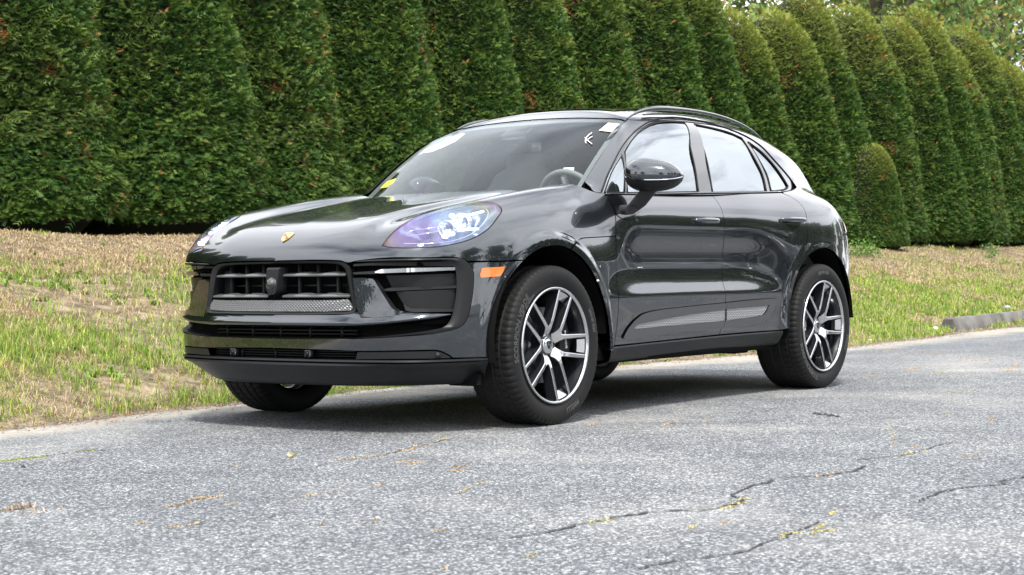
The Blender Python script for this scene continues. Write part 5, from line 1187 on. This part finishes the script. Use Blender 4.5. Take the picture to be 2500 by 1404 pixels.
# two low bushes clipped round at the foot of the hedge
for x, y, s, lab in ((20.1, 6.55, (.46,.40,.44), 'small rounded yew bush at the foot of the hedge behind the car'), (-.2, 7.95, (1.2,1,1.08), 'clipped yew just beyond the left edge of the picture'), (-1.9, 7.9, (1.2,1,1.08), 'second clipped yew beyond the left edge of the picture'), (-3.6, 8.0, (1.2,1,1.08), 'third clipped yew beyond the left edge of the picture'), (-5.3, 7.9, (1.2,1,1.08), 'fourth clipped yew beyond the left edge of the picture'), (-7.0, 8.0, (1.2,1,1.08), 'fifth clipped yew beyond the left edge of the picture')):
    yew(x, y, float(bank_z(np.array(x), np.array(min(y, 6.4))))-.05, 2, .2, s, lab)

# ---------------------------------------------------------------- grass
def blades(nm, X, Y, L_, col, lean, wdt, kind='stuff', z=None, r_=rng, cat=None, label=None):
    n = len(X); Z = bank_z(X, Y) if z is None else z; P = np.stack([X, Y, Z-.004], -1); a = r_.random(n)*2*np.pi; d = np.stack([np.cos(a), np.sin(a), np.zeros(n)], -1); sdv = np.stack([-d[:, 1], d[:, 0], d[:, 0]*0], -1)
    up_ = np.array([0,0,1.]); l = L_[:, None]; ld = lean[:, None]
    m1 = P+up_*l*.55*np.cos(ld*.6)+d*l*.55*np.sin(ld*.6); tip = m1+up_*l*.5*np.cos(ld*1.5)+d*l*.5*np.sin(ld*1.5); w_ = sdv*wdt[:, None]
    V = np.stack([P-w_, P+w_, m1-w_*.75, m1+w_*.75, tip], 1).reshape(-1, 3); b_ = np.arange(n)[:, None]*5; F = np.concatenate([b_+[0,1,3], b_+[0,3,2], b_+[2,3,4]], 1).reshape(-1, 3)
    me = mesh(nm, V, F, GRASSM, smooth=False); set_tint(me, np.repeat(col, 5, 0)); return link(nm, me, kind=kind, cat=cat, label=label)
def scatter_bank(n, x0, x1, y0, y1, pw=1.6):
    X = x0+(x1-x0)*rng.random(n); Y = y0+(y1-y0)*rng.random(n); D = np.hypot(X+6.5, Y+5.46); k = rng.random(n) < np.clip((8.5/D)**pw, 0, 1); X, Y = X[k], Y[k]
    return X, Y
X, Y = scatter_bank(1250000, -4.2, 34, 1.25, 6.6, 1.6)
e_ = edge_y(X); t_ = (Y-e_)/(6.3-e_)
hid = (X > 0.6) & (X < 6.0) & (Y < 4.5) & (rng.random(len(X)) < .6)
bare = fbm(np.stack([X*1.1, Y*1.6, X*0], -1), 3, 12)
keep = (Y > e_+.06+.12*rng.random(len(X))) & ~hid & ~((bare > .42) & (rng.random(len(X)) < .6)) & ~((t_ < .16) & (t_ > .05) & (bare > .05) & (rng.random(len(X)) < .6))
X, Y, t_, bare = X[keep], Y[keep], t_[keep], bare[keep]; n = len(X); print('grass blades', n)
gn = fbm(np.stack([X*.75, Y*1.1, X*0+4], -1), 3, 20); gn2 = vnoise(np.stack([X*5, Y*5, X*0], -1), 22)
green = np.clip(.46-1.15*(t_-.38)+1.0*gn+.45*gn2+.12*rng.normal(size=n), 0, 1)
green = np.where(X > 6.5, np.clip(green+.10, 0, 1), green)
straw = np.array([.56,.45,.27])*(.65+.6*rng.random((n, 1))); tan2 = np.array([.42,.29,.17])*(.6+.6*rng.random((n, 1))); straw = np.where(rng.random((n, 1)) < .30, tan2, straw)
gcol = np.array([.21,.33,.06])*(.55+.8*rng.random((n, 1))); yel = np.array([.46,.54,.11])*(.7+.5*rng.random((n, 1))); gcol = np.where(rng.random((n, 1)) < .38, yel, gcol)
isg = rng.random(n) < green; col = np.where(isg[:, None], gcol, straw)
tuft = np.clip(vnoise(np.stack([X*3.1, Y*3.1, X*0], -1), 31), 0, 1)
L_ = (.024+.034*rng.random(n)+.045*(~isg)*rng.random(n)+.085*tuft*isg+.030*np.clip(green-.4, 0, 1))*(1-.35*(t_ > .75)); lean = np.abs(rng.normal(.75, .5, n))+.55*(~isg)
D = np.hypot(X+6.5, Y+5.46); blades('grass', X, Y, L_*1.0, col, lean, (.0016+.0012*rng.random(n))*np.clip(D/9, 1, 2.6))
# thicker clumps whose blades fan out from one root
X, Y = scatter_bank(30000, -3.8, 32, 1.35, 6.2, 1.5); e_ = edge_y(X); t_ = (Y-e_)/(6.3-e_); gq = fbm(np.stack([X*.75, Y*1.1, X*0+4], -1), 3, 20); k = (Y > e_+.10) & (gq-1.0*(t_-.30)+.25*rng.normal(size=len(X)) > .02) & ~((X > .6) & (X < 6) & (Y < 4.5)); X, Y = X[k], Y[k]; nt_ = len(X); print('tufts', nt_)
big = .6+.9*rng.random(nt_)**2; tg = rng.random(nt_); B_ = 15; n = nt_*B_; X = np.repeat(X, B_)+rng.normal(0, .014, n); Y = np.repeat(Y, B_)+rng.normal(0, .014, n); big = np.repeat(big, B_); tg = np.repeat(tg, B_)[:, None]
col = np.where(tg < .45, np.array([.24,.37,.06]), np.where(tg < .78, np.array([.47,.54,.12]), np.array([.60,.50,.30])))*(.55+.75*rng.random((n, 1))); dryb = rng.random(n) < .18; col[dryb] = np.array([.50,.40,.24])*(.6+.6*rng.random((dryb.sum(), 1)))
D = np.hypot(X+6.5, Y+5.46); blades('grass_clumps', X, Y, (.035+.065*rng.random(n))*big, col, np.abs(rng.normal(.7, .35, n)), (.0017+.0012*rng.random(n))*np.clip(D/9, 1, 2.4))
# broad-leaved weeds among the grass: little rosettes of wide blades
X, Y = scatter_bank(5200, -3.6, 30, 1.5, 5.2, 1.4); k = vnoise(np.stack([X*1.3, Y*1.3, X*0], -1), 41) > .12; X, Y = X[k], Y[k]; X = np.repeat(X, 8)+rng.normal(0, .02, len(X)*8); Y = np.repeat(Y, 8)+rng.normal(0, .02, len(Y)*8); n = len(X)
blades('weeds', X, Y, .035+.035*rng.random(n), np.array([.17,.29,.04])*(.6+.9*rng.random((n, 1))), .8+.4*rng.random(n), .006+.005*rng.random(n))
# leaf litter, needles and grit on the verge
n = 15000; X = -3.5+rng.random(n)**1.2*24; Y = edge_y(X)+rng.normal(.10, .12, n); k = Y > edge_y(X)-.30; X, Y = X[k], Y[k]; n = len(X)
a = rng.random(n)*6.28; r = .003+.006*rng.random(n); Z = np.maximum(bank_z(X, Y), 0)+.003; V = np.stack([np.stack([X+r*np.cos(a+b_), Y+r*np.sin(a+b_), Z+r*.5*rng.random(n)], -1) for b_ in (0, 2.1, 4.2)]+[np.stack([X, Y, Z+r*.9], -1)], 1).reshape(-1, 3); b_ = np.arange(n)[:, None]*4
F = np.concatenate([b_+[0,1,3], b_+[1,2,3], b_+[2,0,3]], 1).reshape(-1, 3); me = mesh('grit', V, F, GRASSM, smooth=False); tc_ = np.where(rng.random((n, 1)) < .25, np.array([[.30,.13,.06]]), np.array([[.30,.27,.235]]))*(.4+1.0*rng.random((n, 1))); set_tint(me, np.repeat(tc_, 4, 0)); link('grit', me, kind='stuff')

# ---------------------------------------------------------------- cracks and the weeds in them
CRACK = mat('crack_shadowed_tar', (.022,.023,.025), .95, noise=(40, (.055,.057,.060)))
def crack(px, w0, w1, jit=.012, seed=0):
    r_ = np.random.default_rng(seed); P = np.array([at_z(u, v, 0.) for u, v in px]); P = dens(P, .010); n = len(P); P[:, :2] += np.stack([vnoise(np.c_[P[:, 0]*42, P[:, 1]*42, np.full(n, seed+2)], 60), vnoise(np.c_[P[:, 0]*42, P[:, 1]*42, np.full(n, seed+7)], 61)], -1)*.0075+np.stack([vnoise(np.c_[P[:, 0]*9, P[:, 1]*9, np.full(n, seed)], 50), vnoise(np.c_[P[:, 0]*9, P[:, 1]*9, np.full(n, seed+5)], 51)], -1)*jit*1.6
    T = unitv(np.gradient(P, axis=0)); S_ = np.stack([-T[:, 1], T[:, 0], T[:, 0]*0], -1); w_ = w0+(w1*.85-w0)*np.abs(vnoise(np.c_[P[:, :2]*23, np.full(n, seed)], 52)+.35*vnoise(np.c_[P[:, :2]*70, np.full(n, seed)], 53)); w_[0] = w_[-1] = .0005
    s = MB(); s.loft([P-S_*w_[:, None]+[0,0,.0035], P+[0,0,.0032], P+S_*w_[:, None]*(.6+.8*r_.random((n, 1)))+[0,0,.0035]]); s.link('pavement_crack', CRACK, kind='structure'); return P
cracks = [([(1180,1322),(1260,1312),(1330,1300),(1395,1287),(1450,1275),(1520,1262),(1600,1252),(1680,1249),(1740,1247),(1775,1237),(1800,1228),(1812,1220),(1800,1210),(1800,1202),(1850,1182),(1950,1165),(2030,1160),(2090,1149),(2125,1140)], .002, .011),
          ([(2110,1124),(2150,1117),(2195,1115),(2245,1102),(2300,1087),(2360,1078)], .0015, .005), ([(2240,1227),(2280,1207),(2360,1192),(2425,1185),(2500,1160)], .002, .008),
          ([(1550,1395),(1600,1382),(1650,1370),(1720,1362),(1795,1352),(1850,1332),(1910,1310),(1960,1296),(1990,1285),(2010,1275)], .002, .008), ([(0,1127),(90,1117),(175,1105),(310,1095)], .002, .006),
          ([(0,1246),(100,1243),(200,1242),(330,1240),(415,1237),(475,1220),(530,1210)], .001, .004), ([(700,1150),(780,1137),(850,1125),(915,1115),(970,1102),(1055,1085),(1085,1072)], .001, .004), ([(475,1285),(550,1272),(640,1265),(700,1250)], .001, .005),
          ([(930,1345),(1010,1343),(1090,1345)], .002, .006), ([(1500,1032),(1650,1034),(1780,1034),(1860,1027),(1935,1022)], .002, .006), ([(1960,1031),(2100,1040),(2250,1052),(2400,1058),(2500,1063)], .0015, .004), ([(340,1155),(430,1163),(520,1150)], .001, .003), ([(0,1180),(120,1172),(240,1168)], .001, .004)]
cp = [crack(c_, a, b_, seed=i) for i, (c_, a, b_) in enumerate(cracks)]
# tar blobs lying on the surface
tb = MB()
for u, v, r in ((1990,1011,.02),(2002,1013,.015),(2015,1013,.012),(2030,1016,.025),(2045,1019,.012),(57,1141,.010)):
    c_ = at_z(u, v, 0.); q = np.array([c_+[r*(1+.3*math.sin(3*t+u))*math.cos(t), r*(1+.3*math.cos(2*t+v))*math.sin(t), .002] for t in np.linspace(0, 6.28, 10, endpoint=False)]); tb.add(np.vstack([q, [c_+[0,0,.012]]]), [(i, (i+1) % 10, 10) for i in range(10)])
tb.link('tar_crumbs', CRACK, kind='stuff')
# dry and yellowing moss tufts growing out of the joints
wx = []; 
def tuft_at(px, n, spread, cset, ln_=(.003,.010)):
    n = int(n*.42); spread *= .8
    c_ = at_z(*px, 0.); th = math.radians(-8+14*rng.normal()); 
    for _ in range(n):
        a, b_ = rng.normal(0, spread), rng.normal(0, spread*.13); wx.append((c_[0]+a*math.cos(th)-b_*math.sin(th), c_[1]+a*math.sin(th)+b_*math.cos(th), ln_[0]+(ln_[1]-ln_[0])*rng.random(), *cset))
OR_, YE_, GR_ = (.60,.42,.22), (.60,.53,.22), (.36,.40,.14)
for px, n_, s_, c_ in [((1453,1275),70,.030,YE_),((1487,1270),50,.02,YE_),((1775,1240),90,.03,YE_),((1800,1231),80,.03,YE_),((1815,1219),70,.02,YE_),((2025,1160),90,.035,OR_),((2210,1109),80,.04,YE_),((2237,1104),70,.03,YE_),((2035,1252),80,.025,YE_),((2000,1287),90,.03,YE_),((2015,1297),90,.03,YE_),((1917,1308),60,.03,YE_),((1937,1303),50,.02,YE_),((1985,1304),30,.02,YE_),
                           ((1770,1276),30,.015,OR_),((1691,1288),30,.02,YE_),((1297,1357),40,.02,YE_),((2178,1063),40,.02,OR_),((2178,1081),40,.03,OR_),((2230,1092),30,.04,OR_),((2180,1045),40,.05,GR_),((2370,1113),60,.06,OR_),((2312,1010),50,.03,GR_),((2420,1025),60,.05,OR_),((1640,1033),90,.08,OR_),((1450,1036),60,.05,OR_),((1540,1041),30,.03,GR_),
                           ((20,1125),150,.07,(.34,.42,.06)),((62,1119),160,.06,(.36,.44,.07)),((215,1101),90,.06,(.34,.40,.09)),((590,1206),0,.02,OR_),((480,1220),90,.03,OR_),((510,1214),80,.03,OR_),((450,1229),60,.02,OR_),((418,1237),50,.02,OR_),((345,1278),60,.02,OR_),((575,1138),40,.02,OR_),((570,1196),30,.02,GR_),((565,1230),30,.015,OR_),
                           ((850,1121),60,.04,OR_),((915,1114),90,.03,OR_),((985,1101),80,.04,OR_),((1010,1096),80,.04,OR_),((1035,1086),70,.05,OR_),((1080,1073),60,.03,YE_),((985,1127),70,.035,OR_),((1015,1132),60,.03,OR_),((1125,1139),60,.03,OR_),((1115,1150),50,.02,OR_),((1170,1181),30,.02,YE_),((1140,1195),50,.03,YE_),((1122,1205),40,.02,OR_),((930,1184),50,.03,OR_),((757,1210),50,.025,OR_),((803,1202),30,.02,OR_),((1072,1298),50,.02,OR_),((1085,1390),30,.015,OR_),
                           ((440,1284),70,.05,OR_),((2300,910),150,.14,YE_),((2230,900),120,.12,OR_),((2330,960),160,.16,YE_),((2460,900),130,.10,OR_),((2480,890),130,.10,OR_),((2400,880),140,.12,OR_),((2150,858),150,.22,OR_),((2250,862),150,.22,OR_),((2350,872),100,.2,OR_),((2200,868),90,.10,(.45,.42,.10)),((2290,868),90,.08,(.40,.40,.10)),((2120,923),90,.10,OR_),((2145,917),60,.06,YE_),((2440,865),120,.2,OR_),((2475,905),80,.08,OR_),((1715,1030),60,.05,OR_)]:
    tuft_at(px, n_, s_, c_)
for px in ((715,1105),): pass
for px, n_ in (((45,1243),130), ((85,1251),30), ((905,1279),16), ((815,1278),14)): tuft_at(px, n_, .045, (.55,.44,.33), (.01,.032))
W_ = np.array(wx); n = len(W_); blades('crack_moss', W_[:, 0], W_[:, 1], W_[:, 2], W_[:, 3:]*(.6+.7*rng.random((n, 1))), np.abs(rng.normal(.9, .4, n)), .002+.0025*rng.random(n), z=np.full(n, .004))
# weeds under and beside the car
X = rng.normal(0, 1, 1500); k = rng.random(1500) < .5; X = np.where(k, 0.95+.5*X*.3, 1.9+.6*X*.4); Y = edge_y(X)+.02+rng.normal(0, .05, 1500); n = 1500; blades('grass_tuft', X, Y, .02+.06*rng.random(n), np.array([.20,.30,.05])*(.5+1.0*rng.random((n, 1))), np.abs(rng.normal(.6, .3, n)), np.full(n, .0016), z=np.maximum(bank_z(X, Y), 0))

# curled leaf standing on the asphalt
c_ = at_z(713, 1117, 0.); s = MB(); rows = []
for i, t in enumerate(np.linspace(-1.25, 1.25, 9)): rows.append(np.array([c_+np.array([.016*math.sin(t)*.62-.014*k2, -.016*math.sin(t)*.78, .016*(1-math.cos(t))*1.6+.002+.003*k2*k2]) for k2 in np.linspace(-1, 1, 4)*(1-.5*abs(t)/1.25)]))
s.loft(rows); s.link('dry_leaf', mat('dry_leaf_skin', (.62,.42,.22), .6, noise=(60, (.40,.42,.10))), label='small curled yellow leaf standing on the open asphalt', cat='leaf')
# litter by the verge at the right
def pebble(nm, px, z, r, m, label, cat='litter'):
    c_ = at_z(*px, z); V, F = lathe([(0,-.5),(.6,-.42),(1,0),(.7,.42),(0,.5)], 9); V = np.array(V)*[r[0], r[2]*1.0, r[1]]; V = V[:, [0,2,1]]; V[:, :2] += .15*r[0]*vnoise(V*60, 3)[:, None]; MB().add(V+c_+[0,0,r[2]*.45], F).link(nm, m, label=label, cat=cat)
pebble('paper_scrap', (2283,808), .03, (.05,.03,.05), WHITEP, 'crumpled white paper scrap lying just left of the concrete kerb block'); pebble('flat_paper', (2128,832), .01, (.08,.04,.015), WHITEP, 'flattened white paper scrap on the verge behind the rear wheel')
pebble('plastic_scrap', (2460,753), .42, (.03,.02,.02), mat('pale_blue_plastic', (.55,.68,.75), .4), 'pale blue plastic scrap in the grass above the concrete kerb')
x = MB(); 
for k in range(26): c_ = at_z(2262+6*rng.normal(), 812+1.5*rng.normal(), .01); a = rng.random()*6.28; r = .02+.03*rng.random(); x.add([c_+[r*math.cos(a),r*math.sin(a),.004], c_+[-r*math.sin(a)*.6,r*math.cos(a)*.6,.015], c_+[-r*math.cos(a),-r*math.sin(a),.004], c_+[r*math.sin(a)*.6,-r*math.cos(a)*.6,.0]], [(0,1,2,3)])
x.link('fallen_leaves', mat('rust_leaves', (.48,.17,.06), .7, noise=(30, (.62,.28,.12))), kind='stuff')
# concrete kerb block
CONC = mat('weathered_concrete', (.20,.19,.18), .9, noise=(5, (.085,.083,.08), 10), bump=(70, .8, .006))
k0 = at_z(2340, 811, 0.); k1 = at_z(2500, 790.5, 0.); dk = unitv(k1-k0); nk = np.array([-dk[1], dk[0], 0]); sec = [(0,0),(.015,.06),(.045,.145),(.055,.155),(.155,.155),(.170,.145),(.205,.06),(.21,0)]
rows = []
for t in np.r_[0, .02, np.linspace(.1, 6.0, 60), 6.02]:
    sh = .012 if t in (0, 6.02) else 0; rows.append(np.array([k0+dk*t+nk*(a+(sh if a < .1 else -sh))+np.array([0,0,b_-sh*(b_ > .1)+.003*vnoise(np.array([t*9, a*30, b_*30]), 3)]) for a, b_ in sec]))
s = MB(); s.loft(rows); s.add(rows[0], [tuple(range(8))]); s.add(rows[-1], [tuple(range(8))[::-1]]); shade_auto(s.link('kerb_block', CONC, label='long grey concrete parking kerb block lying at the edge of the asphalt', cat='kerb'), 30)

# leafy seedlings at the hedge foot
for i, (u, v, sc_) in enumerate(((2095,606,1.),(2125,600,.9),(2420,607,.8))):
    c_ = np.array(at_y(u, v, 5.55)); c_[2] = float(bank_z(np.array(c_[0]), np.array(c_[1]))); n = 160; P = c_+rng.normal(0, 1, (n, 3))*[.13,.10,.09]*sc_+[0,0,.13*sc_]; a = unitv(rng.normal(0, 1, (n, 3))); b_ = unitv(np.cross(a, rng.normal(0, 1, (n, 3)))); r = .03*sc_
    V = np.stack([P-a*r, P+b_*r*.5, P+a*r, P-b_*r*.5], 1).reshape(-1, 3); me = mesh('seedling_leaves', V, np.arange(len(V)).reshape(-1, 4), TLEAF, smooth=False); set_tint(me, np.repeat(np.array([.13,.27,.05])*(.6+.8*rng.random((n, 1))), 4, 0))
    so = bpy.data.objects.new('seedling', None); C.objects.link(so); so.location = tuple(c_); me.transform(Matrix.Translation(-Vector(c_))); link('foliage', me, so, kind='stuff'); MB().tube([(0,0,-.02),(.02,.01,.10),(.01,.03,.2*sc_)], [.006,.004,.002], 5).link('stem', BARK, so)
    for kk, vv in (('label',('bright green leafy seedling at the hedge foot nearest the car tail', 'bright green leafy seedling just right of the one by the car tail', 'low green seedling on the bank under the right end of the hedge')[i]), ('category', 'plant'), ('group', 'seedlings at the hedge foot')): so[kk] = vv

# ---------------------------------------------------------------- broadleaf trees
def leaf_tree(seed, H, R, z0, nl, size, cols, trunk_r=.28, gap=.35):
    r_ = np.random.default_rng(seed); tr = MB(); tips = []
    tr.tube([(0,0,-.3), (.05,.02,H*.18), (.0,.08,H*.4), (.08,0,H*.62), (.0,.05,H*.86)], [trunk_r, trunk_r*.85, trunk_r*.6, trunk_r*.35, trunk_r*.1], 9)
    for k in range(22):
        a = r_.random()*6.28; z = z0*.8+(H-z0)*r_.random()*.75; L_ = R*(.55+.5*r_.random())*(1-.5*(z-z0)/(H-z0)*.9); e_ = .35+.5*r_.random()
        p = np.array([0,0,z]); d = np.array([math.cos(a), math.sin(a), e_]); pts = [p]; 
        for q in range(5): d = unitv(d+r_.normal(0, .18, 3)+[0,0,.03]); pts.append(pts[-1]+d*L_/5)
        tr.tube(pts, np.linspace(trunk_r*.34, trunk_r*.06, 6), 6); tips += pts[2:]
        for q in (2, 3, 4):
            d2 = unitv(d+r_.normal(0, .8, 3)); p2 = [pts[q], pts[q]+d2*L_*.2, pts[q]+d2*L_*.38+[0,0,.1]]; tr.tube(p2, [trunk_r*.12, trunk_r*.07, trunk_r*.03], 5); tips += p2[1:]
    tips = np.array(tips); idx = r_.integers(0, len(tips), nl); P = tips[idx]+r_.normal(0, 1, (nl, 3))*[R*.13,R*.13,R*.10]
    P = P[(vnoise(P*.9+seed, seed) > -gap)]; n = len(P); a = unitv(r_.normal(0, 1, (n, 3))+[0,0,-.2]); b_ = unitv(np.cross(a, unitv(r_.normal(0, 1, (n, 3))+[0,0,1.2]))); r = size*(.6+.7*r_.random(n))[:, None]; nn_ = np.cross(a, b_)
    V = np.stack([P-a*r, P-a*r*.15+b_*r*.72+nn_*r*.1, P+a*r, P-a*r*.15-b_*r*.72+nn_*r*.1], 1).reshape(-1, 3); me = mesh('crown', V, np.arange(len(V)).reshape(-1, 4), TLEAF, smooth=False)
    ci = r_.random((n, 1)); cl = vnoise(P*.7, seed+3)[:, None]*.3+.5; c_ = np.where(ci < .55*(cl+.5), cols[0], np.where(ci < .82, cols[1], cols[2]))*(.6+.8*r_.random((n, 1))); set_tint(me, np.repeat(c_, 4, 0))
    return me, mesh('trunk', tr.V, tr.F, BARK)
def put_tree(nm, mm, loc, rz, sc, label, group, cat='tree'):
    o = bpy.data.objects.new(nm, None); C.objects.link(o); o.location = loc; o.rotation_euler = (0,0,rz); o.scale = (sc,)*3; o['label'] = label; o['category'] = cat; o['group'] = group
    link('crown', mm[0], o); link('trunk', mm[1], o); return o
maple = leaf_tree(4, 13, 5.2, 4.5, 17000, .105, [np.array([.15,.26,.07]), np.array([.25,.33,.11]), np.array([.45,.40,.10])], gap=.2)
maple2 = leaf_tree(9, 14, 5.5, 4.5, 17000, .105, [np.array([.12,.21,.06]), np.array([.25,.30,.10]), np.array([.45,.36,.10])])
for i, (x, y, mm, rz, sc, lab) in enumerate(((36, 13.5, maple, .4, 1., 'thin-leaved maple with yellowing leaves behind the hedge, left of the sky gap'), (45, 14.0, maple2, 2.1, 1.05, 'broad maple behind the hedge at the top right corner of the picture'), (32.5, 18.5, maple2, 4.2, .92, 'smaller maple whose crown tips show over the highest part of the hedge'), (54, 20, maple, 1.3, 1.15, 'distant maple closing the gap right of the nearer maples'))):
    put_tree('maple_tree', mm, (x, y, 1.0), rz, sc, lab, 'maples behind the hedge')
# trees across the parking area, seen mirrored in the doors and glass
oak = leaf_tree(14, 11.5, 4.6, 2.2, 9000, .22, [np.array([.06,.11,.025]), np.array([.10,.15,.035]), np.array([.16,.19,.05])], gap=.5)
for i, (x, y, sc) in enumerate(((-26,-20,.9),(-14,-30,1.),(-4,-28,.9),(5,-27,1.05),(14,-26,.95),(23,-25,1.05),(32,-26,1.15),(41,-24,1.0),(50,-27,1.2),(59,-25,1.05),(68,-27,1.2),(78,-26,1.1),(88,-30,1.25),(-36,-4,.9),(46,-13,.8),(62,-9,.9),(-42,12,1.0),(76,-6,1.1),(84,4,1.2),(92,12,1.2))):
    put_tree('oak_tree', oak, (x, y, 0), i*1.3, sc, 'dark green oak across the parking area, mirrored in the car body', 'oaks across the parking area')
